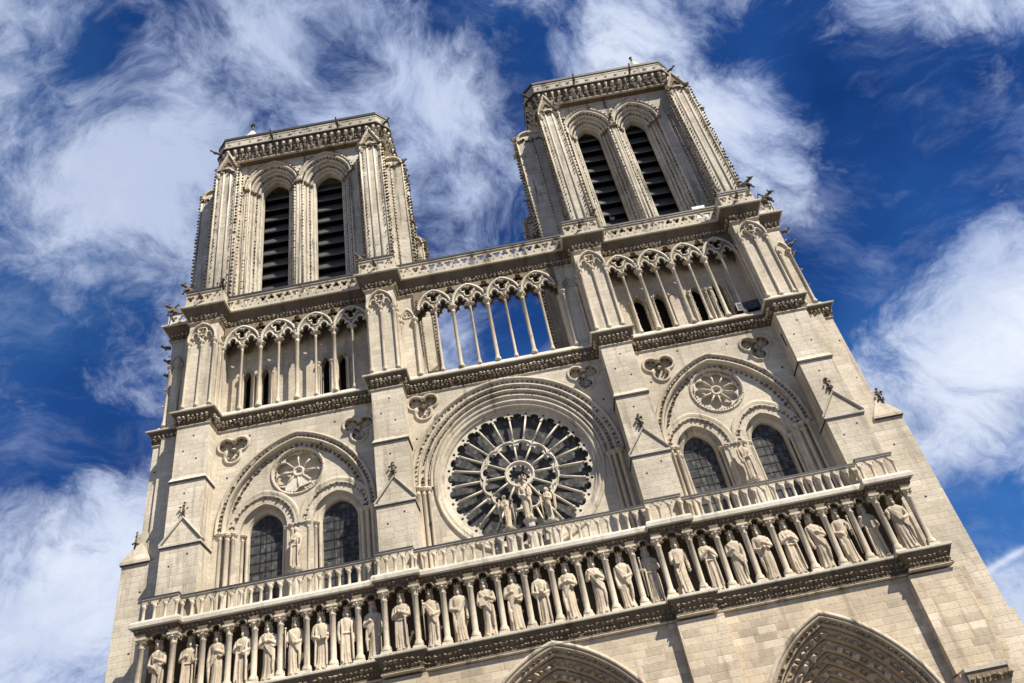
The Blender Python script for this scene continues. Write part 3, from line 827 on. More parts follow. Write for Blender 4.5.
# ---------------------------------------------------------------- beasts and water spouts
def chimera(x, y, z, yaw, s=1., parent=None):
    """hunched carved beast sitting on a corner, leaning out"""
    m_ = MB(); m_.use('soot')
    def T(p):
        c, si = math.cos(yaw), math.sin(yaw)
        return (x + s * (p[0] * c - p[1] * si), y + s * (p[0] * si + p[1] * c), z + s * p[2])
    m_.tube([T(p) for p in ((.35, 0, .0), (.25, 0, .35), (.0, 0, .75), (-.3, 0, .95), (-.5, 0, .98))], [.26 * s, .32 * s, .28 * s, .17 * s, .12 * s], 8)
    m_.ball(T((-.62, 0, 1.05)), .2 * s, 8, 6)
    m_.tube([T((-.7, 0, 1.03)), T((-.95, 0, .98))], [.12 * s, .06 * s], 6)
    for q in (-1, 1):
        m_.tube([T((-.5, q * .12, 1.18)), T((-.48, q * .2, 1.4))], [.07 * s, .02 * s], 5)
        m_.tube([T((-.12, q * .2, .6)), T((-.42, q * .22, .25)), T((-.5, q * .22, .0))], [.12 * s, .09 * s, .1 * s], 6)
        m_.tube([T((.25, q * .24, .3)), T((.02, q * .34, .2)), T((.0, q * .34, .0))], [.17 * s, .12 * s, .1 * s], 6)
        m_.tube([T((.05, q * .25, .8)), T((.35, q * .5, 1.15)), T((.6, q * .45, .7))], [.06 * s, .12 * s, .03 * s], 5)
    return m_.build('chimera', None, parent)
def gargoyle(p, d, L, parent, s=1.):
    """water spout beast stretched out from the wall"""
    m_ = MB(); m_.use('soot'); L *= .72; s *= .72; p = Vector(p); d = Vector(d).normalized(); up = Vector((0, 0, 1)); sd = d.cross(up).normalized()
    q = lambda t, u=0, w=0: p + d * (t * L) + up * (u * s) + sd * (w * s)
    m_.tube([q(-.1), q(.3, .03), q(.6, .0), q(.8, .1), q(.92, .12), q(1.0, .06)], [.2 * s, .19 * s, .14 * s, .11 * s, .15 * s, .07 * s], 7)
    for w in (-1, 1):
        m_.tube([q(.86, .2, w * .08), q(.8, .36, w * .12)], [.05 * s, .015 * s], 4)
        m_.tube([q(.3, .0, w * .17), q(.42, -.18, w * .2), q(.55, -.05, w * .16)], [.09 * s, .07 * s, .05 * s], 5)
    return m_.build('gargoyle', None, parent)
for (x, y, z, yaw, s) in ((B[0][0] - .2, YB - .25, 45.55, .7, .75), (XL + .3, -.05, 45.3, .6, .75), (B[0][1] + .15, YB - .2, 45.55, 2.2, .6),
                          (B[3][1] + .2, YB - .25, 45.55, 2.4, .8), (XR - .3, -.05, 45.3, 2.6, .85), (B[2][1] + .15, YB - .2, 45.55, 2.2, .6), (B[1][0] - .15, YB - .2, 45.55, .9, .6), (B[3][0] - .15, YB - .2, 45.55, .9, .55)):
    chimera(x, y, z, yaw, s, cath)
for (p, d, L) in (((B[0][0] + 1.0, YB - .55, 44.6), (0, -1, .05), .7), ((B[1][0] + 1.0, YB - .55, 44.6), (0, -1, .05), .7), ((B[2][0] + 1.0, YB - .55, 44.6), (0, -1, .05), .7), ((B[3][0] + 1.0, YB - .55, 44.6), (0, -1, .05), .7),
                  ((XL + .2, .3, 42.3), (-1, -.4, .1), .9), ((XR - .2, .3, 42.3), (1, -.4, .1), .9), ((XR - .3, .5, 41.0), (1, -.2, .35), 1.2), ((XL + .3, .6, 41.2), (-1, -.2, .2), .8), ((XR - .3, .6, 40.3), (1, 0, .1), .7), ((XL + .3, .7, 40.0), (-1, 0, .1), .7)):
    gargoyle(p, d, L, cath)

# ================================================================== TOWERS
def edge_crockets(mb, x, y, z0, z1, step, r, dx, dy):
    z = z0
    while z < z1:
        mb.knob(x + dx, y + dy, z, r, 1., 1., 1.1); z += step
def tower(fl, fr, sx0, sx1, ops, zsp, rise, par_x, apex):
    """fl, fr: x-range of the front corner buttresses; sx0, sx1: x-reach of the side buttresses; ops: (centre, half width) of the two sound openings"""
    t = empty('bell_tower', cath)
    z0, z1 = 44.1, 63.6
    yw, yb, D = 1.0, -.45, 14.2
    xa, xb = fl[0] + .35, fr[1] - .35                                      # body
    zo = 45.3
    m_ = MB(); m_.use('tower')
    hs = [arch_open(c, zo, zsp, hw + 1.0, rise + 1.15, 14) for c, hw in ops]
    m_.plate([(xa, z0), (xb, z0), (xb, z1), (xa, z1)], hs, yw, yw + .6)
    hs2 = [arch_open(c, zo, zsp, hw, rise, 14) for c, hw in ops]
    m_.plate([(xa, z0), (xb, z0), (xb, z1), (xa, z1)], hs2, yw + 1.2, yw + 1.6)
    for x in (xa, xb - .5):
        m_.box(x, x + .5, yw + 1.61, D, z0, z1)
    m_.box(xa, xb, D, D + .5, z0, z1); m_.box(xa, xb, yw + .1, D, z1, z1 + .3)
    m_.box(xa, xb, yw + .61, yw + 1.19, z1 - .5, z1 - .01)
    m_.use('hollow_shade')
    m_.box(xa + .6, xb - .6, yw + 4.4, yw + 4.5, z0, z1 - .3); m_.box(xa + .55, xa + .6, yw + 1.7, yw + 4.4, z0, z1 - .3); m_.box(xb - .6, xb - .55, yw + 1.7, yw + 4.4, z0, z1 - .3)
    m_.build('belfry_wall', None, t)
    # moulded arch orders and jambs
    for (c, hw) in ops:
        a = MB(); a.use('tower')
        for j, (e, yy) in enumerate(((1.0, yw), (.76, yw + .28), (.52, yw + .56), (.28, yw + .84), (.06, yw + 1.08))):
            p = [(c - hw - e, zo)] + arch(c, zsp, hw + e, rise + e * 1.12, 16) + [(c + hw + e, zo)]
            a.sweep(p, [(.16, yy + .03), (.15, yy - .07), (.06, yy - .13), (-.05, yy - .09), (-.09, yy + .02), (-.1, yy + .3)], 'XZ', False, False, True)
        a.use('soot')
        for e, yy in ((.88, yw + .08), (.4, yw + .62)):
            ring_dots(a, arch(c, zsp, hw + e, rise + e * 1.12, 16), 0, yy, .1, .34)
            for s_ in (-1, 1): edge_crockets(a, c + s_ * (hw + e), yy, zo, zsp, .42, .095, 0, 0)
        # crocketed hood
        hood = arch(c, zsp + .1, hw + 1.25, rise + 1.5, 16)
        ring_dots(a, hood, .08, yw - .1, .15, .42)
        a.use('carve'); a.sweep(hood, [(.08, yw + .02), (.06, yw - .16), (-.06, yw - .16), (-.1, yw + .02)], 'XZ', False, False, True)
        a.use('frieze')
        for s_ in (-1, 1):
            for (e, yy) in ((1.0, yw - .08), (.76, yw + .2), (.52, yw + .48), (.28, yw + .76)):
                a.box(c + s_ * (hw + e) - .16, c + s_ * (hw + e) + .16, yy - .1, yy + .3, zsp - .06, zsp + .1)
                for q in range(3): a.knob(c + s_ * (hw + e) + (q - 1) * .13, yy - .08, zsp - .22, .12)
        a.build('arch_orders', None, t)
        # sound louvres
        lv = MB(); lv.use('slat')
        zz = zo + .6
        while zz < zsp + rise:
            dz, yy0 = 1.32, yw + 1.72
            lv.add([(c - hw - .1, yy0, zz), (c + hw + .1, yy0, zz), (c + hw + .1, yy0 + .62, zz + dz), (c - hw - .1, yy0 + .62, zz + dz),
                    (c - hw - .1, yy0 + .06, zz - .1), (c + hw + .1, yy0 + .06, zz - .1), (c + hw + .1, yy0 + .66, zz + dz - .06), (c - hw - .1, yy0 + .66, zz + dz - .06)],
                   [(0, 1, 2, 3), (7, 6, 5, 4), (0, 4, 5, 1), (1, 5, 6, 2), (2, 6, 7, 3), (3, 7, 4, 0)])
            zz += 1.42
        lv.build('sound_louvre', None, t)
    # corner buttresses: front pair, side pair, each with crocketed edges and a gabled head
    def clasp(x0, x1, y0, y1, face):
        b = MB(); b.use('tower')
        zt = 61.3 if face == 'F' else 60.4
        b.box(x0, x1, y0, y1, z0, zt)
        b.use('carve')
        # angle rolls
        if face == 'F':
            for x in (x0, x1, x0 + (x1 - x0) * .5 - .3, x0 + (x1 - x0) * .5 + .3): b.tube([(x, y0, z0), (x, y0, zt)], .09, 6)
            for x, dx in ((x0, -.1), (x1, .1)): b.tube([(x + dx * .5, y0 + .75, z0), (x + dx * .5, y0 + .75, zt)], .08, 6)
        else:
            xo = x0 if face == 'L' else x1
            for y in (y0, y0 + .9, y1): b.tube([(xo, y, z0), (xo, y, zt)], .09, 6)
            xm_ = (x0 + x1) / 2; b.tube([(xm_, y0, z0), (xm_, y0, zt)], .08, 6)
        b.use('soot')
        if face == 'F':
            for x, d in ((x0, -.13), (x1, .13)): edge_crockets(b, x, y0, z0, zt, .4, .115, d, -.04); edge_crockets(b, x, y0 + .75, z0 + .2, zt, .4, .1, d, 0)
            xm_ = (x0 + x1) / 2
            edge_crockets(b, x0 + .22, y0, z0, zt, .4, .07, 0, -.06); edge_crockets(b, x1 - .22, y0, z0, zt, .4, .07, 0, -.06)
        else:
            xo = x0 if face == 'L' else x1; d = -.13 if face == 'L' else .13
            for y in (y0, y0 + .9, y1): edge_crockets(b, xo, y, z0, zt, .4, .115, d, -.04)
            edge_crockets(b, (x0 + x1) / 2, y0, z0, zt, .4, .08, 0, -.07)
        # gabled head with leaves and a little beast
        b.use('carve')
        xm_, ym_ = (x0 + x1) / 2, (y0 + y1) / 2
        if face == 'F':
            b.use('frieze'); hwB = (x1 - x0) / 2
            b.plate([(x0 + .05, zt - .05), (x1 - .05, zt - .05), (xm_, zt + 2.0)], [foil(xm_, zt + .55, .42, 3, math.pi / 2, .5, 6)], y0 - .02, y0 + .25)
            b.use('soot'); b.plate([(x0 + .2, zt), (x1 - .2, zt), (xm_, zt + 1.5)], [], y0 + .1, y0 + .2)
            b.use('carve')
            b.sweep([(x0 - .02, zt - .1), (xm_, zt + 2.1), (x1 + .02, zt - .1)], [(.1, y0 + .3), (.12, y0 - .1), (.0, y0 - .16), (-.08, y0 - .02)])
            b.sweep(trefoil_head(xm_, zt - .75, hwB - .12, .8), [(.09, y0 + .02), (.07, y0 - .12), (-.05, y0 - .12), (-.08, y0 + .02)], 'XZ', False, False, True)
            for x in (x0 + .08, x1 - .08): b.lathe(x, y0, [(.1, zt - 1.2), (.13, zt - 1.0), (.24, zt - .78), (.25, zt - .7)], 8)
            b.frus((x0, x1, y0, y1, zt), (xm_ - .25, xm_ + .25, y0 + .5, y1, zt + 2.4))
            for i in range(7):
                f = i / 6
                for s_ in (-1, 1): b.knob(xm_ + s_ * (x1 - x0) * .55 * (1 - f), y0 - .05 + .3 * f, zt + .1 + 1.7 * f, .2)
            b.use('soot')
            for i in range(16): b.knob(x0 + (x1 - x0) * (i + .5) / 16, y0 - .1, zt - .35 + rnd.uniform(-.25, .25), .13)
            b.use('frieze')
            for i in range(26):
                f_ = rnd.random(); s2 = rnd.choice((-1, 1)); b.knob(xm_ + s2 * (hwB + .12) * (1 - f_), y0 + rnd.uniform(-.1, .4), zt + 2.2 * f_ + .05, rnd.uniform(.1, .2))
            b.tube([(xm_, y0 + .2, zt + .8), (xm_, y0 + .3, zt + 2.0)], [.16, .08], 6)
            for i in range(6): b.knob(xm_ + .2 * math.cos(i * 1.05), y0 + .2 + .2 * math.sin(i * 1.05), zt + 1.75, .12)
        else:
            xo = x0 if face == 'L' else x1; s_ = -1 if face == 'L' else 1; xi = x1 if face == 'L' else x0; wd = abs(x1 - x0)
            top = (xi - .35, xi - .02) if s_ < 0 else (xi + .02, xi + .35)
            b.frus((x0, x1, y0, y1, zt), (top[0], top[1], y0 + .5, y1 - .5, zt + 2.3))
            b.sweep([(x0 + .08, zt - .3)] + arch(xm_, zt - .2, wd / 2 - .08, .9, 8) + [(x1 - .08, zt - .3)], [(.12, y0 + .1), (.1, y0 - .12), (-.08, y0 - .12), (-.12, y0 + .1)], 'XZ', False, False, True)
            for i in range(14): b.knob(xo + s_ * rnd.uniform(.0, .25), y0 + (y1 - y0) * (i + .5) / 14, zt - .15 + rnd.uniform(-.3, .4), .2)
            for i in range(9):
                f = i / 8; b.knob(xo - s_ * wd * .85 * f + s_ * .1, y0 + .45 * f - .05, zt + .1 + 2.2 * f, .19); b.knob(xo - s_ * wd * .85 * f + s_ * .1, ym_, zt + .1 + 2.2 * f, .22)
            b.use('soot')
            for i in range(12): b.knob(x0 + wd * (i + .5) / 12, y0 - .08, zt - .45 + rnd.uniform(-.2, .2), .14)
        return b.build('corner_buttress', None, t)
    clasp(fl[0], fl[1], yb, yw + .5, 'F'); clasp(fr[0], fr[1], yb, yw + .5, 'F')
    clasp(sx0, xa + .2, yw + .4, yw + 3.0, 'L'); clasp(xb - .2, sx1, yw + .4, yw + 3.0, 'R')
    clasp(sx0, xa + .2, D - 2.6, D - .1, 'L'); clasp(xb - .2, sx1, D - 2.6, D - .1, 'R')
    # wall strip shafts between openings and at the sides
    m_ = MB(); m_.use('carve')
    xm = (ops[0][0] + ops[0][1] + ops[1][0] - ops[1][1]) / 2
    for x in (xm - .35, xm, xm + .35): m_.tube([(x, yw - .02, zo), (x, yw - .02, zsp)], .09, 6)
    for x in (fl[1] + .25, fl[1] + .6, fr[0] - .25, fr[0] - .6): m_.tube([(x, yw - .0, z0), (x, yw - .0, zsp + 1.5)], .085, 6)
    m_.use('soot')
    for x in (xm - .35, xm + .35, fl[1] + .42, fr[0] - .42): edge_crockets(m_, x, yw - .08, zo, zsp, .4, .085, 0, 0)
    m_.build('wall_shafts', None, t)
    # cornice: two rows of big leaves under a slab, chamfered at the corners
    p0, p1 = par_x; ch = .95; yf = -.1
    plan = [(p0, D + .6), (p0, yf + ch), (p0 + ch, yf), (p1 - ch, yf), (p1, yf + ch), (p1, D + .6)]
    m_ = MB(); m_.use('soot')  # backing coloured dark for the shaded gaps between corbels
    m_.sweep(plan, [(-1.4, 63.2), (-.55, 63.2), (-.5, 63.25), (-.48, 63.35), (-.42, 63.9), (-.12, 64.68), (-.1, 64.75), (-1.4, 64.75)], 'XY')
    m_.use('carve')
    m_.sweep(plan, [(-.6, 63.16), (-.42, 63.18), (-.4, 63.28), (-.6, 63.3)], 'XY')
    for (o, zz, r, st) in ((-.38, 63.52, .19, .55), (-.16, 64.2, .23, .62), (-.3, 63.88, .12, .31)):
        knob_row(m_, plan, o, zz, r, st, 1., 1.35, 15.)
    m_.use('tower')
    for a, b_ in zip(plan[:-1], plan[1:]):                                  # corbels behind the leaves
        L = math.hypot(b_[0] - a[0], b_[1] - a[1]); n = int(L / .62)
        for i in range(n):
            d = (i + .5) * L / n; x, y = a[0] + (b_[0] - a[0]) * d / L, a[1] + (b_[1] - a[1]) * d / L
            nx, ny = (b_[1] - a[1]) / L, -(b_[0] - a[0]) / L
            x -= nx * .3; y -= ny * .3
            m_.tube([(x, y, 63.4), (x, y, 64.1), (x + nx * .22, y + ny * .22, 64.5)], [.06, .09, .16], 6)
    m_.build('tower_cornice', None, t)
    m_ = MB(); m_.use('slab'); m_.sweep(plan, [(-1.4, 64.752), (.06, 64.752), (.1, 64.8), (.1, 64.88), (-1.4, 64.98)], 'XY')
    m_.use('lead_shade'); m_.sweep(plan, [(-.2, 64.69), (.07, 64.69), (.07, 64.75), (-.2, 64.75)], 'XY')  # thin dark band under the slab lip
    m_.build('cornice_slab', None, t)
    m_ = MB(); m_.use('tower'); m_.sweep(plan, [(-.3, 64.9), (-.06, 64.9), (-.06, 66.0), (-.3, 66.0)], 'XY')
    for a, b_ in zip(plan[:-1], plan[1:]):                                  # sunk panels with a lozenge boss
        L = math.hypot(b_[0] - a[0], b_[1] - a[1]); n = max(1, int(L / .9))
        ux, uy = (b_[0] - a[0]) / L, (b_[1] - a[1]) / L
        for i in range(n):
            d = (i + .5) / n; m_.knob(a[0] + (b_[0] - a[0]) * d - uy * .02, a[1] + (b_[1] - a[1]) * d + ux * -.02 + .04 * abs(ux), 65.4, .16, 1.2, .5, 1.3)
    m_.sweep(plan, [(-.1, 65.72), (-.02, 65.74), (-.02, 65.86), (-.1, 65.9)], 'XY'); m_.sweep(plan, [(-.1, 65.02), (-.02, 65.04), (-.02, 65.12), (-.1, 65.14)], 'XY')
    m_.use('lead_shade'); m_.sweep(plan, [(-.36, 66.0), (.04, 66.0), (.04, 66.28), (-.36, 66.3)], 'XY')
    m_.build('tower_parapet', None, t)
    m_ = MB(); m_.use('lead_shade'); m_.prism([(p0 + .3, yf + 1), (p1 - .3, yf + 1), (p1 - .3, D), (p0 + .3, D)], 64.7, 64.9); m_.build('tower_roof', None, t)
    # spouts on the parapet and beasts at the buttress heads
    for f in (.34, .72): gargoyle((p0 + (p1 - p0) * f, yf - .05, 64.9), (0, -1, .42), 1.35, t, .75)
    gargoyle((p0 + .3, yf + .3, 64.7), (-1, -.7, .12), 1.1, t, .8); gargoyle((p1 - .3, yf + .3, 64.7), (1, -.7, .12), 1.1, t, .8)
    for zz, yy in ((61.6, yw + 1.5), (60.6, yw + 2.6)):
        gargoyle((sx0 + .3, yy, zz), (-1, -.25, .15), 1.0, t, .95); gargoyle((sx1 - .3, yy, zz), (1, -.25, .15), 1.0, t, .95)
    for (x, d) in ((sx0, -1), (sx1, 1)): gargoyle((x, yw + 1.6, 53.5), (d, -.1, 0), .8, t, .6)
    return t
TL = tower((-21.25, -19.45), (-8.5, -6.65), -23.3, -5.15, ((-16.8, 1.2), (-12.03, 1.22)), 59.75, 1.75, (-21.95, -5.95), 61.5)
TR = tower((7.72, 9.45), (19.65, 21.35), 5.4, 22.4, ((11.88, 1.03), (16.25, .98)), 59.4, 1.6, (7.05, 20.95), 60.9)
# stair-turret roofs peeping over the parapets
for (t, x, y, zt) in ((TL, -19.2, 1.7, 70.4), (TR, 18.5, 1.7, 70.2)):
    m_ = MB(); m_.use('slab'); m_.lathe(x, y, [(1.0, 64.8), (1.0, 67.1), (1.12, 67.15), (1.1, 67.4), (.75, 68.0), (.35, 68.9), (.2, 69.3)], 10, smooth=False)
    m_.use('soot'); m_.tube([(x, y, 69.2), (x, y, zt - .5), (x, y, zt)], [.16, .1, .08], 6); m_.knob(x, y, zt - .1, .24)
    m_.build('turret_roof', None, t)
# crocketed pinnacle clusters at the inner feet of the towers
for (x, s_) in ((-4.7, 1), (4.9, -1)):
    m_ = MB(); m_.use('soot')
    for (dx, y, z1) in ((0, 2.6, 49.6), (s_ * -.5, 3.2, 50.6), (s_ * .35, 3.6, 48.6)):
        m_.tube([(x + dx, y, 44.1), (x + dx, y, z1 - 1.2), (x + dx, y, z1)], [.28, .2, .04], 6)
        for zz in range(int((z1 - 44.5) / .45)):
            for a in range(4): m_.knob(x + dx + .26 * math.cos(a * 1.57 + zz), y + .26 * math.sin(a * 1.57 + zz), 44.4 + zz * .45, .13)
    m_.build('pinnacle_cluster', None, cath)

# ================================================================== GALLERY OF KINGS
kb = [(-22.35, -20.2), (-8.85, -6.82), (6.72, 8.71), (19.14, 21.35)]
planK = outline(kb, -.75, -1.25, -23.0, 22.0, -.75, 1.0)
planK = [(kb[0][0], .3), (kb[0][0], -1.25), (kb[0][1], -1.25), (kb[0][1], -.75)] + [q for b_ in kb[1:3] for q in ((b_[0], -.75), (b_[0], -1.25), (b_[1], -1.25), (b_[1], -.75))] + [(kb[3][0], -.75), (kb[3][0], -1.25), (kb[3][1], -1.25), (kb[3][1], .3)]
gal = empty('kings_gallery', cath, (0, -1.1, -.2))
m_ = MB(); m_.use('slab')
m_.sweep(planK, [(-2.3, 20.02), (.26, 20.02), (.34, 20.08), (.34, 20.28), (.26, 20.42), (-2.3, 20.46)], 'XY')
m_.build('gallery_slab', None, gal)
m_ = MB(); m_.use('soot')
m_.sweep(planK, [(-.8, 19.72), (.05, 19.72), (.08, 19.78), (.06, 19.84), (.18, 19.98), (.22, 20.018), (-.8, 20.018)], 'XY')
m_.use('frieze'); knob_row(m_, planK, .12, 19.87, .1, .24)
m_.build('carved_frieze', None, gal)
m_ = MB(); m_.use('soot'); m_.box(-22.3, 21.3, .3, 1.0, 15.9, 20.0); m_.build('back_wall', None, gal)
COLX = [-22.6, -20.78, -19.09, -17.61, -16.16, -14.71, -13.24, -11.77, -10.32, -8.84, -7.08, -5.5, -3.95, -2.38, -.85, .70, 2.25, 3.81, 5.38, 6.93, 8.73, 10.27, 11.85, 13.42, 14.95, 16.49, 18.02, 19.65, 21.55]
KX = [-21.75, -19.98, -18.4, -16.92, -15.5, -14.02, -12.52, -11.08, -9.6, -7.99, -6.3, -4.73, -3.16, -1.6, -.06, 1.49, 3.08, 4.64, 6.18, 7.9, 9.55, 11.1, 12.68, 14.22, 15.78, 17.3, 18.87, 20.65]
def on_b(x): return any(a - .05 <= x <= b_ + .05 for a, b_ in kb)
COLX = [x * .985 for x in COLX]; KX = [x * .981 for x in KX]
COLX = [x * .989 if on_b(x) else x for x in COLX]; KX = [x * .99 if on_b(x) else x for x in KX]
for i, x in enumerate(COLX):
    y = -1.12 if on_b(x) else -.66
    m_ = MB(); m_.use('column')
    m_.lathe(x, y, [(.27, 16.2), (.27, 16.34), (.24, 16.36), (.25, 16.44), (.2, 16.5), (.17, 16.56), (.165, 18.95), (.2, 18.98), (.17, 19.04), (.2, 19.2), (.31, 19.38), (.33, 19.4)], 10)
    m_.frus((x - .36, x + .36, y - .36, y + .36, 15.95), (x - .27, x + .27, y - .27, y + .27, 16.22))
    for q in range(8): m_.knob(x + .27 * math.cos(q * .785), y + .27 * math.sin(q * .785), 19.26, .085)
    m_.box(x - .3, x + .3, y - .3, y + .3, 19.4, 19.51); m_.use('frieze'); m_.frus((x - .2, x + .2, y - .2, .3, 19.512), (x - .3, x + .3, y - .24, .3, 19.74))
    m_.build('column', None, gal)
# trefoil canopies from column to column
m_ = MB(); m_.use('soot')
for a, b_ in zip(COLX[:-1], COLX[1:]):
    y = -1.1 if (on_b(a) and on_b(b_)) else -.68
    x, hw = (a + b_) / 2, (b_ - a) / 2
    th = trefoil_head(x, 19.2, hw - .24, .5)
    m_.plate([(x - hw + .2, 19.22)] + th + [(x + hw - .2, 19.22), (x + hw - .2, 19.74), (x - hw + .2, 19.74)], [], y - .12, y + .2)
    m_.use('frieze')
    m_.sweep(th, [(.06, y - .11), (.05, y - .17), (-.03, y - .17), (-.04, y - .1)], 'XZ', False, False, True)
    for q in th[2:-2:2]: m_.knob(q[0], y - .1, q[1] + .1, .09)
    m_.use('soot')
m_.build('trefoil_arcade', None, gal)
cornL = [(x, y - .08) for x, y in planK]
led = MB(); led.use('slab')
led.sweep(cornL, [(-2.3, 15.84), (.34, 15.84), (.38, 15.87), (.38, 15.97), (.34, 16.0), (-2.3, 16.02)], 'XY')
led.build('statue_ledge', None, gal)
led = MB(); led.use('soot')
led.sweep(cornL, [(-1., 14.95), (.02, 14.95), (.1, 15.0), (.1, 15.08), (.03, 15.14), (.06, 15.35), (.24, 15.68), (.3, 15.838), (-1., 15.838)], 'XY')
led.use('frieze'); knob_row(led, cornL, .15, 15.55, .14, .27); knob_row(led, cornL, .09, 15.28, .09, .19); led.use('carve'); led.sweep(cornL, [(-.5, 14.93), (.06, 14.93), (.13, 14.99), (.06, 15.06), (-.5, 15.06)], 'XY')
led.build('ledge_frieze', None, gal)

# balustrade on the gallery
bal = empty('balustrade', cath, (0, -1.1, -.2))
def bal_proto():
    m_ = MB(); m_.use('column')
    m_.lathe(0, 0, [(.13, 0), (.13, .07), (.105, .1), (.09, .14), (.085, .7), (.11, .74), (.14, .84), (.14, .88), (.14, .94)], 8)
    return m_
nbal = 0; bmesh_data = None
prevx = None
runs = []
for (x0, x1, y) in [(kb[0][0] + .25, kb[0][1] - .05, -1.2), (kb[0][1] + .05, kb[1][0] - .05, -.68), (kb[1][0] + .05, kb[1][1] - .05, -1.2), (kb[1][1] + .05, kb[2][0] - .05, -.68), (kb[2][0] + .05, kb[2][1] - .05, -1.2), (kb[2][1] + .05, kb[3][0] - .05, -.68), (kb[3][0] + .05, kb[3][1] - .25, -1.2)]:
    n = max(2, round((x1 - x0) / .55)); w = (x1 - x0) / n
    for i in range(n + 1):
        x = x0 + i * w
        if bmesh_data is None:
            o = bal_proto().build('baluster', None, bal); bmesh_data = o.data
        else:
            o = bpy.data.objects.new('baluster', bmesh_data); col.objects.link(o); o.parent = bal
        o.location = (x, y, 20.44); nbal += 1
    rl = MB(); rl.use('carve')
    low = []
    for i in range(n):
        low += trefoil_head(x0 + (i + .5) * w, 21.28, w / 2 - .07, .32)
    rl.plate([(x0 - .1, 21.3)] + [(x0 - .1, 21.36)] + low + [(x1 + .1, 21.36), (x1 + .1, 21.66), (x0 - .1, 21.66)], [], y - .09, y + .09)
    rl.use('slab'); rl.box(x0 - .12, x1 + .12, y - .15, y + .15, 21.662, 21.71)
    rl.use('lead_shade'); rl.box(x0 - .14, x1 + .14, y - .17, y + .17, 21.712, 21.8)
    rl.build('arcaded_rail', None, bal)
print('balusters', nbal)

# ================================================================== PORTAL STOREY
PORT = [(-13.8, 6.9, 4.7, 6.7), (0., 7.4, 5.6, 7.4), (13.85, 6.9, 4.7, 6.75)]    # centre, springing, half width, rise
pb = [(-22.6, -19.8), (-8.95, -6.6), (6.55, 9.05), (18.95, 21.6)]
m_ = MB(); m_.use('portal')
hs = [arch_open(c, .3, zs, hw, rise, 20) for c, zs, hw, rise in PORT]
m_.plate([(-23.3, .0), (22.2, .0), (22.2, 14.7), (-23.3, 14.7)], hs, -1.88, -.9)
m_.build('portal_wall', None, cath)
for (x0, x1) in pb:
    b = empty('portal_buttress', cath)
    m_ = MB(); m_.use('portal'); m_.box(x0, x1, -2.34, .3, 9.6, 14.6); m_.box(x0 - .1, x1 + .1, -2.8, .3, 0, 9.45)
    m_.build('buttress_shaft', None, b)
    m_ = MB(); m_.use('slab'); m_.box(x0 + .1, x1 - .4, -3.05, -1.9, 9.45, 9.62)
    m_.use('frieze'); m_.box(x0 + .15, x1 - .45, -2.98, -1.9, 8.9, 9.447); 
    for i in range(8): m_.knob(x0 + .3 + i * (x1 - x0 - .8) / 7, -3.0, 9.1, .14)
    m_.build('niche_canopy', None, b)
for (c, zs, hw, rise) in PORT:
    p_ = empty('portal', cath)
    a = MB(); a.use('archiv')
    for j in range(7):
        e = -.05 - j * .42; yy = -1.91 + j * .42
        pth = [(c - hw - e, .3)] + arch(c, zs, hw + e, rise + e * 1.2, 20) + [(c + hw + e, .3)]
        a.sweep(pth, [(.06, yy + .05), (.06, yy - .06), (-.02, yy - .1), (-.1, yy - .06), (-.16, yy + .1), (-.24, yy + .12), (-.32, yy + .06), (-.38, yy + .1), (-.4, yy + .46)], 'XZ', False, False, True)
    a.use('soot')
    for j in range(7):
        e = -.05 - j * .42 - .2; yy = -1.91 + j * .42
        path = arch(c, zs, hw + e, rise + e * 1.2, 20)
        if j == 0: ring_dots(a, path, 0, yy + .05, .11, .34)
        else:
            a.use('archiv' if j % 2 else 'carve')
            for (x, z, nx, nz) in along(path, .8, .4):
                # small seated figures in the hollows: body, head, canopy
                a.knob(x, yy + .02, z, .22, 1, 1, 1.1); a.knob(x - nz * -.26, yy - .02, z + nx * -.26 if False else z + .24, .12); a.knob(x + nx * .05 + nz * .38, yy, z - nx * .38, .13)
            a.use('soot')
    a.build('archivolts', None, p_)
    hood = arch(c, zs, hw + .12, rise + .15, 20)
    a = MB(); a.use('carve'); a.sweep(hood, [(.1, -1.88), (.08, -2.03), (-.1, -2.05), (-.14, -1.88)], 'XZ', False, False, True)
    a.build('hood_mould', None, p_)
    a = MB(); a.use('frieze'); a.plate(arch_open(c, 6.2, zs, hw - 2.7, rise - 3.2, 14), [], 1.3, 1.5)
    for i in range(40): a.knob(c + rnd.uniform(-1, 1) * (hw - 3.2), 1.25, 6.6 + rnd.uniform(0, 2.2), .25, .8, .6, 1.5)
    a.build('tympanum', None, p_)
    for s_ in (-1, 1):
        d = MB(); d.use('iron'); d.box(min(c, c + s_ * (hw - 3.0)) + .03, max(c, c + s_ * (hw - 3.0)) - .03, 1.5, 1.6, .3, 6.2); d.build('door', None, p_)
# plinth steps and the dark hall behind, so nothing is see-through from the side
m_ = MB(); m_.use('portal'); m_.box(-24.6, 23.9, -3.4, 3, .02, .28); m_.build('entrance_step', None, cath)
m_ = MB(); m_.use('hollow_shade'); m_.box(-23., 22.4, 2.9, 3.0, .3, 33.9); m_.build('nave_darkness', None, cath)

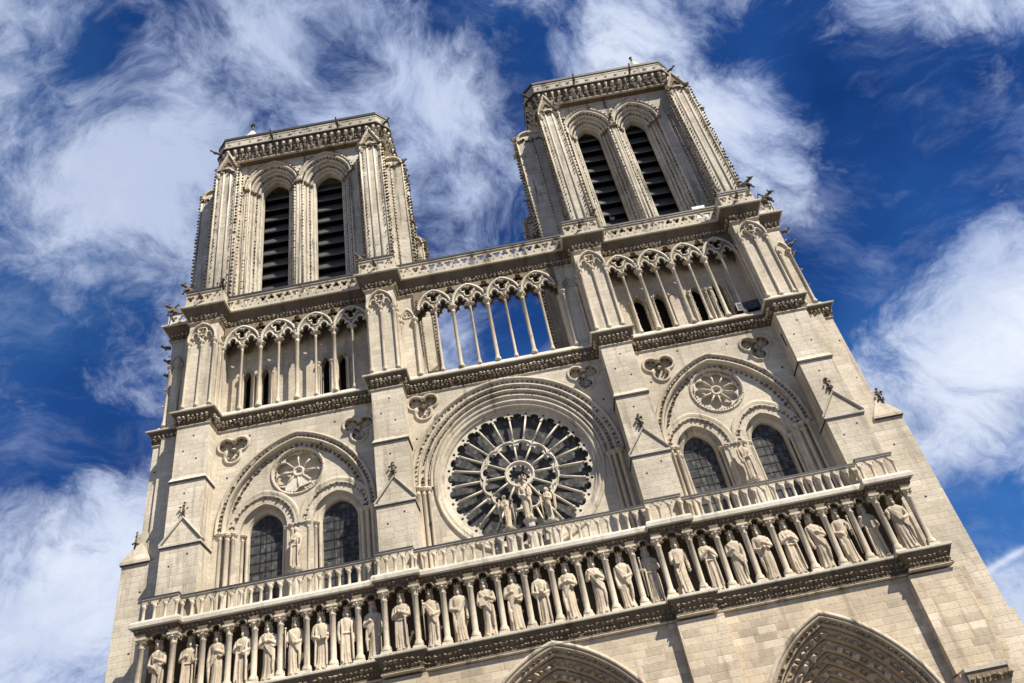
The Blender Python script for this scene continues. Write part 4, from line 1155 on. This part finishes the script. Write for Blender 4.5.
# ================================================================== STATUES
def remeshed(mb, name, voxel, mat):
    me = bpy.data.meshes.new(name); me.from_pydata(mb.v, [], mb.f); me.update()
    o = bpy.data.objects.new(name, me); col.objects.link(o)
    md = o.modifiers.new('r', 'REMESH'); md.mode = 'VOXEL'; md.voxel_size = voxel; md.use_smooth_shade = True
    sm = o.modifiers.new('s', 'SMOOTH'); sm.factor = .3; sm.iterations = 1
    dg = bpy.context.evaluated_depsgraph_get()
    m2 = bpy.data.meshes.new_from_object(o.evaluated_get(dg))
    bpy.data.objects.remove(o, do_unlink=True); bpy.data.meshes.remove(me)
    m2.materials.clear(); m2.materials.append(M[mat]); m2.name = name
    m2.polygons.foreach_set('use_smooth', [True] * len(m2.polygons))
    return m2
def hand(m_, p, d, s):
    """palm with four fingers and a thumb"""
    p = Vector(p); d = Vector(d).normalized(); sd = d.cross(Vector((0, -1, 0)))
    sd = sd.normalized() if sd.length > .1 else Vector((1, 0, 0))
    m_.ball(p, .085 * s, 8, 6)
    for i, L in enumerate((.13, .16, .155, .12)):
        o = p + sd * ((i - 1.5) * .042 * s)
        m_.tube([o, o + d * L * .6 * s, o + d * L * s + Vector((0, .03, -.03)) * s], [.03 * s, .028 * s, .022 * s], 5)
    m_.tube([p - sd * .06 * s, p - sd * .12 * s + d * .07 * s], [.034 * s, .026 * s], 5)
def figure(m_, H, arms, seed, folds=1., lean=0., female=False, mantle=0, beard=True, head_turn=0., robe=True, child=False):
    """standing robed figure facing -y, feet at z=0, height H without crown"""
    r = random.Random(seed); s = H / 2.95
    n = 40; ph = [r.uniform(0, 6.28) for _ in range(4)]; kf = r.choice((11, 13, 15))
    rings = [(0., .40, .30), (.06, .41, .31), (.35, .36, .27), (.8, .345, .26), (1.2, .35, .265), (1.5, .335, .25), (1.72, .31, .235), (2.0, .36, .25), (2.22, .42, .25), (2.36, .43, .22), (2.44, .33, .18), (2.5, .15, .14), (2.56, .115, .12), (2.66, .115, .12)]
    if female: rings = [(z, a * .9, b * .95) for z, a, b in rings]
    vs = []; fs = []
    for (z, a, b) in rings:
        fade = max(0., 1 - z / 1.75) * folds; hip = .07 * math.sin(z * 1.5) * (1 if seed % 2 else -1)
        for i in range(n):
            t = 2 * math.pi * i / n
            k = 1 + .085 * fade * math.sin(kf * t + ph[0] + .5 * z) + .05 * fade * math.sin(5 * t + ph[1]) + (.025 * math.sin(8 * t + 2.2 * z + ph[2]) if z < 2.3 else 0)
            vs.append((a * k * math.cos(t) * s + (hip + lean * z) * s, b * k * math.sin(t) * s, z * s))
    for j in range(len(rings) - 1):
        for i in range(n): fs.append((j * n + i, j * n + (i + 1) % n, (j + 1) * n + (i + 1) % n, (j + 1) * n + i))
    fs.append(tuple(range(n))[::-1]); fs.append(tuple((len(rings) - 1) * n + i for i in range(n)))
    m_.add(vs, fs)
    hx = (lean * 2.7 + .07 * math.sin(4.0) * (1 if seed % 2 else -1)) * s * .6
    hc = Vector((hx, -.03 * s, 2.78 * s))
    tw = Matrix.Rotation(head_turn, 3, 'Z')
    q = lambda x, y, z: hc + tw @ Vector((x * s, y * s, z * s))
    m_.ball(hc, (.155 * s, .18 * s, .215 * s), 14, 10)
    m_.tube([q(0, -.165, .03), q(0, -.215, -.045)], [.028 * s, .042 * s], 6)              # nose
    for e in (-1, 1):
        m_.tube([q(e * .03, -.175, .065), q(e * .11, -.15, .06)], [.026 * s, .02 * s], 5)  # brow
        m_.ball(q(e * .062, -.158, .02), .022 * s, 6, 5)                                  # eye
        m_.ball(q(e * .155, .0, .0), (.03 * s, .045 * s, .06 * s), 6, 5)                  # ear
        m_.tube([q(e * .15, .03, .1), q(e * .19, .06, -.12), q(e * .16, .1, -.3)], [.07 * s, .075 * s, .06 * s], 6)   # hair
    m_.tube([q(-.045, -.168, -.10), q(.045, -.168, -.10)], .02 * s, 5)                    # mouth
    m_.ball(q(0, .08, .0), (.17 * s, .14 * s, .22 * s), 10, 8)                            # hair at the back
    if beard: m_.tube([q(0, -.12, -.15), q(0, -.15, -.24), q(0, -.12, -.36)], [.1 * s, .095 * s, .04 * s], 7)
    for e in (-1, 1): m_.ball((e * .15 * s + .02, -.34 * s, .05 * s), (.085 * s, .16 * s, .06 * s), 8, 6)   # feet
    for side, pose in zip((-1, 1), arms):
        sh = Vector((side * .37 * s, -.02 * s, 2.3 * s))
        el, ha, d = {
            'chest': ((.47, -.14, 1.82), (.10, -.34, 1.98), (-1, -.1, .35)),
            'belt': ((.49, -.08, 1.78), (.14, -.33, 1.62), (-1, -.1, -.2)),
            'down': ((.45, -.06, 1.75), (.40, -.22, 1.28), (-.1, -.2, -1)),
            'raised': ((.50, -.16, 1.86), (.36, -.36, 2.22), (-.2, -.1, 1)),
            'staff': ((.50, -.10, 1.78), (.42, -.34, 1.72), (-.5, -.4, .2)),
            'book': ((.47, -.12, 1.76), (.20, -.36, 1.80), (-1, 0, .1)),
            'out': ((.55, -.2, 1.9), (.62, -.45, 2.05), (.2, -.6, .5)),
            'pray': ((.46, -.16, 1.80), (.04, -.38, 2.1), (0, -.2, 1)),
        }[pose]
        el = Vector((el[0] * side, el[1], el[2])) * s; ha = Vector((ha[0] * side, ha[1], ha[2])) * s; d = Vector((d[0] * side, d[1], d[2]))
        m_.tube([sh, sh.lerp(el, .5) + Vector((side * .02, 0, 0)), el], [.13 * s, .125 * s, .115 * s], 8)
        m_.ball(el, .12 * s, 8, 6)
        m_.tube([el, el.lerp(ha, .6), ha], [.12 * s, .105 * s, .075 * s], 8)
        m_.tube([el + Vector((0, 0, -.02)), el.lerp(ha, .5) + Vector((0, .02, -.22 * s)), ha + Vector((0, .03, -.1 * s))], [.07 * s, .1 * s, .03 * s], 6)   # hanging sleeve
        hand(m_, ha, d, s)
    if mantle:
        sg = 1 if mantle > 0 else -1
        for k in range(4):
            o = k * .1
            m_.tube([(-sg * .33 * s, -.16 * s, (2.36 - o * .5) * s), (-sg * .05 * s, -(.27 + .01 * k) * s, (2.02 - o * 1.3) * s), (sg * .2 * s, -.29 * s, (1.72 - o * 1.5) * s), (sg * .36 * s, -.18 * s, (1.5 - o * 1.6) * s)], .042 * s, 6)
        m_.tube([(sg * .34 * s, -.2 * s, 1.55 * s), (sg * .33 * s, -.27 * s, 1.0 * s), (sg * .3 * s, -.28 * s, .45 * s)], [.07 * s, .1 * s, .05 * s], 6)
    else:
        for e in (-1, 1):
            m_.tube([(e * .3 * s, -.12 * s, 2.38 * s), (e * .26 * s, -.26 * s, 1.9 * s), (e * .3 * s, -.27 * s, 1.0 * s), (e * .32 * s, -.3 * s, .2 * s)], [.05 * s, .06 * s, .07 * s, .06 * s], 6)
        m_.tube([(-.33 * s, -.05 * s, 1.66 * s), (-.2 * s, -.24 * s, 1.62 * s), (0, -.275 * s, 1.6 * s), (.2 * s, -.24 * s, 1.62 * s), (.33 * s, -.05 * s, 1.66 * s)], .035 * s, 6)   # belt
    return hc

def crown_mesh(s):
    m_ = MB(); m_.use('statue')
    n = 16; r = .185 * s
    m_.lathe(0, 0, [(r, -.02 * s), (r * 1.03, .0), (r * 1.06, .1 * s), (r * .9, .1 * s), (r * .5, .05 * s)], n, 1.12, smooth=False)
    for i in range(8):
        a = i * .785; x, y = r * 1.0 * math.cos(a), r * 1.12 * math.sin(a)
        m_.tube([(x, y, .08 * s), (x * 1.1, y * 1.1, .2 * s)], [.05 * s, .02 * s], 5); m_.knob(x * 1.1, y * 1.1, .2 * s, .035 * s)
    return m_
def crown_sweep(): pass

# pose, mantle, held object and wording of each of the 28 kings, left to right
POSES = [
    (('belt', 'chest'), 1, None, 'hand at belt and hand on chest'),
    (('chest', 'staff'), 0, 'sceptre', 'one hand on chest, sceptre beside him'),
    (('down', 'chest'), -1, None, 'sash slanting down, one arm hanging'),
    (('chest', 'belt'), 0, None, 'open mantle, hands at chest and belt'),
    (('chest', 'chest'), 1, None, 'folded hands over a slanting mantle'),
    (('staff', 'belt'), 1, 'sceptre', 'sceptre at his side, wrapped mantle'),
    (('belt', 'book'), 0, 'book', 'closed book held against his waist'),
    (('down', 'down'), 0, None, 'both arms hanging by a plain robe'),
    (('chest', 'down'), -1, None, 'in pier shadow with one arm lowered'),
    (('chest', 'chest'), 0, 'orb', 'orb held in both hands'),
    (('raised', 'belt'), 1, 'sceptre', 'hand raised with a sceptre'),
    (('belt', 'down'), -1, None, 'plain robe, one hand at the belt'),
    (('book', 'chest'), 1, 'book', 'book held above a slanting mantle'),
    (('chest', 'belt'), -1, None, 'hand over heart, heavy mantle folds'),
    (('belt', 'belt'), 0, 'orb', 'orb held at the waist'),
    (('chest', 'chest'), -1, None, 'crossed arms under a draped mantle'),
    (('raised', 'chest'), 1, None, 'hand raised before his chest'),
    (('down', 'belt'), 1, None, 'long slanting sash, one arm hanging'),
    (('staff', 'chest'), 0, 'sceptre', 'tall sceptre in hand beside the pier'),
    (('book', 'down'), -1, 'book', 'book at his hip under the pier'),
    (('pray', 'pray'), 0, None, 'palms together in prayer'),
    (('chest', 'down'), 1, None, 'gathered mantle, other arm lowered'),
    (('belt', 'chest'), -1, 'orb', 'orb at his breast, crossed drapery'),
    (('chest', 'chest'), 0, None, 'hands clasped over an open mantle'),
    (('down', 'chest'), 1, None, 'swept mantle, one arm lowered'),
    (('belt', 'staff'), -1, 'sceptre', 'sceptre on one side, swept drapery'),
    (('raised', 'book'), 0, 'book', 'one hand raised, book in the other'),
    (('out', 'belt'), 1, None, 'arm held out beside the end column'),
]
ORD = ['leftmost', 'second from the left', 'third from the left', 'fourth from the left', 'fifth from the left', 'sixth from the left', 'seventh from the left', 'eighth from the left', 'ninth from the left', 'tenth from the left',
       'eleventh from the left', 'twelfth from the left', 'thirteenth from the left', 'fourteenth from the left', 'fourteenth from the right', 'thirteenth from the right', 'twelfth from the right', 'eleventh from the right', 'tenth from the right',
       'ninth from the right', 'eighth from the right', 'seventh from the right', 'sixth from the right', 'fifth from the right', 'fourth from the right', 'third from the right', 'second from the right', 'rightmost']
for i, x in enumerate(KX):
    arms, mant, held, words = POSES[i]
    y = -.85 if on_b(x) else -.42
    root = empty('king_statue', None, (x, y - 1.1, 15.82))
    tag(root, f'stone king {ORD[i]} in row, {words}', 'statue', 'crowned stone kings standing between columns on the gallery ledge')
    root.rotation_euler.z = R(rnd.uniform(-9, 9))
    H = 3.12 * rnd.uniform(.985, 1.02)
    mb = MB(); hc = figure(mb, H, arms, 31 + i, rnd.uniform(1.1, 1.6), rnd.uniform(-.006, .006), False, mant, rnd.random() < .75, R(rnd.uniform(-16, 16)))
    sx_ = rnd.uniform(.86, .95); mb.v = [(q[0] * sx_, q[1], q[2]) for q in mb.v]
    me = remeshed(mb, 'figure', .027, 'statue')
    o = bpy.data.objects.new('figure', me); col.objects.link(o); o.parent = root; o.location = (0, 0, .12)
    p = MB(); p.use('slab'); p.lathe(0, 0, [(.5, 0.), (.5, .09), (.44, .14)], 8, .85, R(22.5), False); p.build('plinth', None, root)
    s = H / 2.95
    c = crown_mesh(s).build('crown', None, root); c.location = hc + Vector((0, 0, .12 + .12 * s)); c.scale = (.92, .95, .85)
    if held == 'sceptre':
        hm = MB(); hm.use('statue'); sd = -1 if arms[0] in ('staff', 'raised') else 1
        hx, hy = sd * (.42 if 'staff' in arms else .36) * s, -.39 * s
        hm.tube([(hx, hy, .5 * s), (hx, hy, 2.2 * s), (hx, hy, 2.5 * s)], [.03, .035, .03], 6); hm.ball((hx, hy, 2.52 * s), .07, 7, 6); hm.build('sceptre', None, root)
    elif held == 'book':
        sd = -1 if arms[0] == 'book' else 1
        hm = MB(); hm.use('statue'); hm.box(sd * .2 - .13, sd * .2 + .13, -.46, -.36, 1.62 * s + .05, 2.02 * s + .05); hm.build('book', None, root)
    elif held == 'orb':
        hm = MB(); hm.use('statue'); hm.ball((0, -.42 * s, (1.72 if arms[0] == 'belt' else 2.0) * s + .1), .12, 10, 8); hm.build('orb', None, root)

# Virgin with child and two angels before the great rose
def put_statue(name, label, loc, H, arms, seed, yaw, extra=None, cat='statue', ped=1., **kw):
    root = empty(name, None, loc); tag(root, label, cat); root.rotation_euler.z = yaw
    mb = MB(); hc = figure(mb, H, arms, seed, 1., kw.get('lean', 0), True, kw.get('mantle', 0), False, kw.get('turn', 0))
    if extra: extra(mb, H / 2.95)
    mb.v = [(q[0] * kw.get('slim', .8), q[1], q[2]) for q in mb.v]
    me = remeshed(mb, 'figure', .034, 'statue'); o = bpy.data.objects.new('figure', me); col.objects.link(o); o.parent = root; o.location = (0, 0, ped)
    p = MB(); p.use('slab'); p.lathe(0, 0, [(.42, 0.), (.42, .12), (.3, .2), (.28, ped - .25), (.4, ped - .1), (.44, ped)], 8, 1., R(22.5), False); p.build('pedestal', None, root)
    return root, hc, ped
def babe(mb, s):
    mb.ball((.26 * s, -.36 * s, 2.22 * s), (.1 * s, .11 * s, .12 * s), 8, 6)
    mb.tube([(.26 * s, -.32 * s, 2.1 * s), (.24 * s, -.34 * s, 1.85 * s), (.16 * s, -.38 * s, 1.6 * s)], [.1 * s, .13 * s, .08 * s], 7)
yv = -.35
v, hc, pd = put_statue('virgin_statue', 'stone crowned woman carrying a child, standing in front of the rose window hub', (.1, yv, 20.4), 2.75, ('belt', 'book'), 4, 0., babe, ped=2.35, slim=.8, mantle=1)
c = crown_mesh(1.1).build('crown', None, v); c.location = hc + Vector((0, 0, pd + .14))
def wings(sgn):
    def f(mb, s):
        for q in (-1, 1):
            mb.tube([(q * .15 * s, .2 * s, 2.3 * s), (q * .42 * s, .3 * s, 2.65 * s), (q * .58 * s, .32 * s, 2.2 * s), (q * .5 * s, .3 * s, 1.2 * s), (q * .4 * s, .26 * s, .7 * s)], [.09 * s, .15 * s, .17 * s, .13 * s, .04 * s], 7)
    return f
put_statue('angel_statue', 'winged stone angel bowing with a candlestick, left of the crowned woman', (-1.22, yv, 20.4), 2.25, ('chest', 'staff'), 5, R(28), wings(1), ped=2.0, turn=R(15), mantle=-1)
put_statue('angel_statue', 'winged stone angel bowing with a candlestick, right of the crowned woman', (1.38, yv, 20.4), 2.25, ('staff', 'chest'), 6, R(-28), wings(-1), ped=2.0, turn=R(-15), mantle=1)
put_statue('adam_statue', 'slender stone man on a pedestal between the two left arched windows', (-14.15, -.2, 20.46), 2.75, ('chest', 'down'), 8, R(-8), ped=2.1)
put_statue('eve_statue', 'slender stone woman on a pedestal between the two right arched windows', (13.8, -.2, 20.46), 2.75, ('down', 'belt'), 9, R(8), ped=2.1)
for o in col.objects:
    if o.name.startswith('angel_statue'):
        hm = MB(); hm.use('statue'); sd = 1 if o.location.x < 0 else -1
        hm.tube([(sd * .32, -.3, 2.1), (sd * .32, -.3, 3.8)], [.045, .035], 6); hm.lathe(sd * .32, -.3, [(.05, 3.7), (.1, 3.8), (.1, 3.84), (.035, 3.87), (.03, 4.1)], 7); hm.build('candlestick', None, o)

# floodlights on the right gallery ledge and a white work sheet by the right belfry
for (x, lab, yaw) in ((17.55, 'black twin-leg floodlight on the right gallery ledge, the smaller left one', .1), (18.45, 'black floodlight on the right gallery ledge, the larger one by the buttress', -.15)):
    root = empty('floodlight', None, (x, .1, 35.13)); tag(root, lab, 'floodlight', 'floodlights on the gallery ledge'); root.rotation_euler.z = yaw
    w = .28 if x < 18 else .42
    m_ = MB(); m_.use('iron'); m_.box(-w, w, -.22, .2, .28, .92); m_.box(-w - .05, w + .05, -.27, -.221, .24, .96); m_.build('lamp_housing', None, root)
    m_ = MB(); m_.use('glass'); m_.box(-w + .06, w - .06, -.285, -.272, .33, .86); m_.build('lamp_glass', None, root)
    m_ = MB(); m_.use('iron')
    for s_ in (-1, 1): m_.tube([(s_ * (w + .08), 0, 0), (s_ * (w + .08), 0, .6), (s_ * w, 0, .6)], .03, 5)
    m_.tube([(-w - .08, 0, .02), (w + .08, 0, .02)], .03, 5); m_.build('bracket', None, root)
root = empty('work_screen', None, (17.9, .3, 44.14)); tag(root, 'white work screen standing at the foot of the right bell tower', 'screen')
m_ = MB(); m_.use('white'); m_.box(-.5, .5, -.02, .02, .3, 2.6); m_.build('sheet', None, root)
m_ = MB(); m_.use('iron')
for x in (-.52, 0.02, .52): m_.tube([(x, .05, 0), (x, .05, 2.65)], .03, 5)
for z in (.28, 2.63): m_.tube([(-.52, .05, z), (.52, .05, z)], .03, 5)
m_.build('frame', None, root)

# ground
m_ = MB(); m_.use('pave'); m_.add([(-3000, -3000, 0), (3000, -3000, 0), (3000, 3000, 0), (-3000, 3000, 0)], [(0, 1, 2, 3)])
g = m_.build('ground', None); g['kind'] = 'structure'

# ================================================================== CAMERA
cp, sp, cy, sy = math.cos(.6631), math.sin(.6631), math.cos(.0293), math.sin(.0293)
fwd = Vector((sy * cp, cy * cp, sp)); rt = Vector((cy, -sy, 0)); up = rt.cross(fwd)
ro = -.2065; r2 = rt * math.cos(ro) + up * math.sin(ro); u2 = -rt * math.sin(ro) + up * math.cos(ro)
cam = bpy.data.cameras.new('camera'); co = bpy.data.objects.new('camera', cam); col.objects.link(co)
cam.sensor_width = 36.; cam.lens = .7827 * 36.; cam.clip_start = .1; cam.clip_end = 10000
Mx = Matrix((r2, u2, -fwd)).transposed().to_4x4(); Mx.translation = Vector((-.0711, -44.8067, 1.6)); co.matrix_world = Mx
scene.camera = co

# ================================================================== LIGHT AND SKY
SUN_EL, SUN_AZ = R(50), R(48)        # azimuth measured from the facade normal (-y) towards +x
sd = Vector((math.sin(SUN_AZ) * math.cos(SUN_EL), -math.cos(SUN_AZ) * math.cos(SUN_EL), math.sin(SUN_EL)))
sl = bpy.data.lights.new('sun', 'SUN'); so = bpy.data.objects.new('sun', sl); col.objects.link(so)
sl.energy = 5.0; sl.angle = R(.53); sl.color = (1., .93, .81)
so.rotation_euler = (-sd).to_track_quat('-Z', 'Y').to_euler(); so.location = (60, -80, 120)

w = bpy.data.worlds.new('World'); scene.world = w; w.use_nodes = True
nt = w.node_tree
for n in list(nt.nodes): nt.nodes.remove(n)
k = N(nt)
out = nt.nodes.new('ShaderNodeOutputWorld'); bg = nt.nodes.new('ShaderNodeBackground'); nt.links.new(bg.outputs[0], out.inputs[0])
bg.inputs['Strength'].default_value = .060
sky = nt.nodes.new('ShaderNodeTexSky'); sky.sky_type = 'NISHITA'; sky.sun_disc = False
sky.sun_elevation = SUN_EL; sky.sun_rotation = math.atan2(sd.x, sd.y)
sky.air_density = 1.; sky.dust_density = .6; sky.ozone_density = 2.
tc = nt.nodes.new('ShaderNodeTexCoord'); dirv = tc.outputs['Generated']
# stereographic chart of the dome about a fixed direction
A = Vector((.023, .787, .616)).normalized(); E1 = Vector((1, 0, 0)); E1 = (E1 - A * E1.dot(A)).normalized(); E2 = E1.cross(A) * -1
if E2.z < 0: E2 = -E2
den = k.math('MAXIMUM', k.math('ADD', 1.0, k.vmath('DOT_PRODUCT', dirv, tuple(A))), .05)
px = k.math('DIVIDE', k.vmath('DOT_PRODUCT', dirv, tuple(E1)), den); py = k.math('DIVIDE', k.vmath('DOT_PRODUCT', dirv, tuple(E2)), den)
P2 = k.xyz(px, py, 0.)
# wind-drawn cirrus: warp the chart before sampling
wn = nt.nodes.new('ShaderNodeTexNoise'); wn.inputs['Scale'].default_value = 3.2; wn.inputs['Detail'].default_value = 3; nt.links.new(P2, wn.inputs['Vector'])
warp = k.vmath('SCALE', k.vmath('SUBTRACT', wn.outputs['Color'], (.5, .5, .5)), None); warp.node.inputs['Scale'].default_value = .16
Pw0 = k.vmath('ADD', P2, warp)
wn2 = nt.nodes.new('ShaderNodeTexNoise'); wn2.inputs['Scale'].default_value = 11.; wn2.inputs['Detail'].default_value = 4; nt.links.new(Pw0, wn2.inputs['Vector'])
warp2 = k.vmath('SCALE', k.vmath('SUBTRACT', wn2.outputs['Color'], (.5, .5, .5)), None); warp2.node.inputs['Scale'].default_value = .075
Pw = k.vmath('ADD', Pw0, warp2)
rot = nt.nodes.new('ShaderNodeMapping'); rot.inputs['Rotation'].default_value = (0, 0, R(38)); rot.inputs['Scale'].default_value = (1., 1.35, 1.); nt.links.new(Pw, rot.inputs[0])
n1 = k.noise(rot.outputs[0], 4.6, 10, .62, .15); n2 = k.noise(Pw, 13., 10, .70, .1); n3 = k.noise(P2, 2.1, 4, .5)
# large cloud banks on the dome chart (centre, radii, turn, weight)
BL = [(-0.186, 0.2005, 0.1622, 0.0811, -0.143, 0.06), (-0.0958, 0.1999, 0.0749, 0.0499, 0.206, 0.2), (-0.2435, 0.1176, 0.1061, 0.0686, 0.206, 0.12), (-0.1698, 0.1061, 0.0811, 0.0686, 0.206, 0.22), (-0.1891, 0.209, 0.0374, 0.0312, -0.317, -0.25), (-0.2802, -0.0967, 0.1185, 0.0749, 0.206, 0.62), (-0.2824, 0.0252, 0.0374, 0.0187, 0.206, 0.3), (-0.2157, 0.0175, 0.0374, 0.0281, 0.206, 0.35), (-0.2656, 0.0482, 0.0499, 0.025, -0.143, -0.45), (-0.2623, -0.0056, 0.0686, 0.025, 0.032, -0.65), (-0.2074, 0.2001, 0.0187, 0.025, -0.317, -0.18), (-0.0985, 0.1631, 0.025, 0.0156, 0.206, -0.2), (-0.0143, 0.158, 0.0374, 0.0281, -0.143, 0.38), (-0.0068, 0.1024, 0.0312, 0.0374, 0.206, 0.3), (0.0427, 0.165, 0.025, 0.025, 0.206, -0.25), (-0.0057, 0.1997, 0.0624, 0.01, 0.206, -0.2), (0.0977, 0.1654, 0.0374, 0.0374, 0.206, 0.42), (0.1482, 0.1073, 0.0749, 0.0274, -0.527, 0.62), (0.1882, 0.0472, 0.0468, 0.0212, -0.631, 0.75), (0.2251, 0.0891, 0.0686, 0.0499, -0.143, -0.5), (0.2357, 0.0155, 0.0561, 0.0561, 0.206, -0.55), (0.2663, 0.1238, 0.0312, 0.0374, 0.206, -0.15), (0.2825, 0.1356, 0.0499, 0.0212, 0.032, 0.55), (0.2906, 0.038, 0.025, 0.0561, 0.032, 0.16), (0.189, 0.1499, 0.0374, 0.0187, 0.206, -0.25), (0.2404, -0.0751, 0.0873, 0.0499, 0.556, 0.62), (0.2778, -0.0408, 0.0437, 0.0437, 0.206, 0.35), (0.1978, -0.0128, 0.0281, 0.0312, 0.206, -0.25), (0.2292, -0.149, 0.0811, 0.0212, -0.003, -0.62), (0.2548, -0.1723, 0.0281, 0.0019, 0.451, 0.36), (0.2487, -0.2009, 0.0312, 0.0225, 0.206, 0.28), (-0.017, 0.0165, 0.025, 0.025, 0.206, -0.12), (-0.0329, 0.0163, 0.0156, 0.025, 0.206, 0.25), (-0.0351, 0.0859, 0.0187, 0.025, 0.206, -0.2)]
acc = None
for (cx_, cy_, rx, ry, tt, wgt) in BL:
    dx = k.math('SUBTRACT', px, cx_); dy = k.math('SUBTRACT', py, cy_)
    ux = k.math('ADD', k.math('MULTIPLY', dx, math.cos(tt) / rx), k.math('MULTIPLY', dy, math.sin(tt) / rx))
    uy = k.math('SUBTRACT', k.math('MULTIPLY', dy, math.cos(tt) / ry), k.math('MULTIPLY', dx, math.sin(tt) / ry))
    d2 = k.math('ADD', k.math('MULTIPLY', ux, ux), k.math('MULTIPLY', uy, uy))
    gss = k.math('MULTIPLY', k.math('EXPONENT', k.math('MULTIPLY', d2, -.9)), wgt)
    acc = gss if acc is None else k.math('ADD', acc, gss)
dens = k.math('ADD', k.math('ADD', k.math('MULTIPLY', k.math('SUBTRACT', n1, .5), 2.3), k.math('MULTIPLY', k.math('SUBTRACT', n2, .5), 2.1)), acc)
fil = nt.nodes.new('ShaderNodeMapping'); fil.inputs['Rotation'].default_value = (0, 0, R(-35)); fil.inputs['Scale'].default_value = (1., 2.2, 1.); nt.links.new(Pw, fil.inputs[0])
veil = k.math('MULTIPLY', k.smooth(k.noise(fil.outputs[0], 8., 10, .68, .2), .46, .8), .5)
mask = k.math('MAXIMUM', k.smooth(dens, -.16, .58), veil)
bright = k.smooth(k.math('ADD', k.math('MULTIPLY', n3, .45), k.math('ADD', k.math('MULTIPLY', n2, .4), k.math('MULTIPLY', acc, .22))), .38, .72)
blue = k.mix(1., sky.outputs[0], (.20, .48, .90, 1), 'MULTIPLY')
blue = k.mix(1., blue, k.ramp(k.noise(P2, 3.3, 5, .55), [(.32, (.18, .32, .5)), (.5, (.75, .9, 1.)), (.7, (2.2, 1.9, 1.5))]), 'MULTIPLY')
white = k.mix(bright, (4.0, 4.9, 7.2, 1), (9.4, 9.8, 10.4, 1))
gx, gy = -0.2037, 0.1291
gd = k.math('ADD', k.math('POWER', k.math('DIVIDE', k.math('SUBTRACT', px, gx), .22), 2.), k.math('POWER', k.math('DIVIDE', k.math('SUBTRACT', py, gy), .28), 2.))
thick = k.math('MULTIPLY', k.math('EXPONENT', k.math('MULTIPLY', gd, -.8)), k.smooth(k.noise(P2, 5.5, 5, .6), .3, .62))
white = k.mix(k.math('MULTIPLY', thick, .8), white, (4.3, 5.0, 6.9, 1))
k.put(bg.inputs['Color'], k.mix(mask, blue, white))

# ================================================================== RENDER SETTINGS
scene.view_settings.view_transform = 'Standard'; scene.view_settings.look = 'None'
scene.view_settings.exposure = .86; scene.view_settings.gamma = 1.
scene.render.resolution_x = 1024; scene.render.resolution_y = 683
scene.cycles.max_bounces = 6; scene.cycles.diffuse_bounces = 4
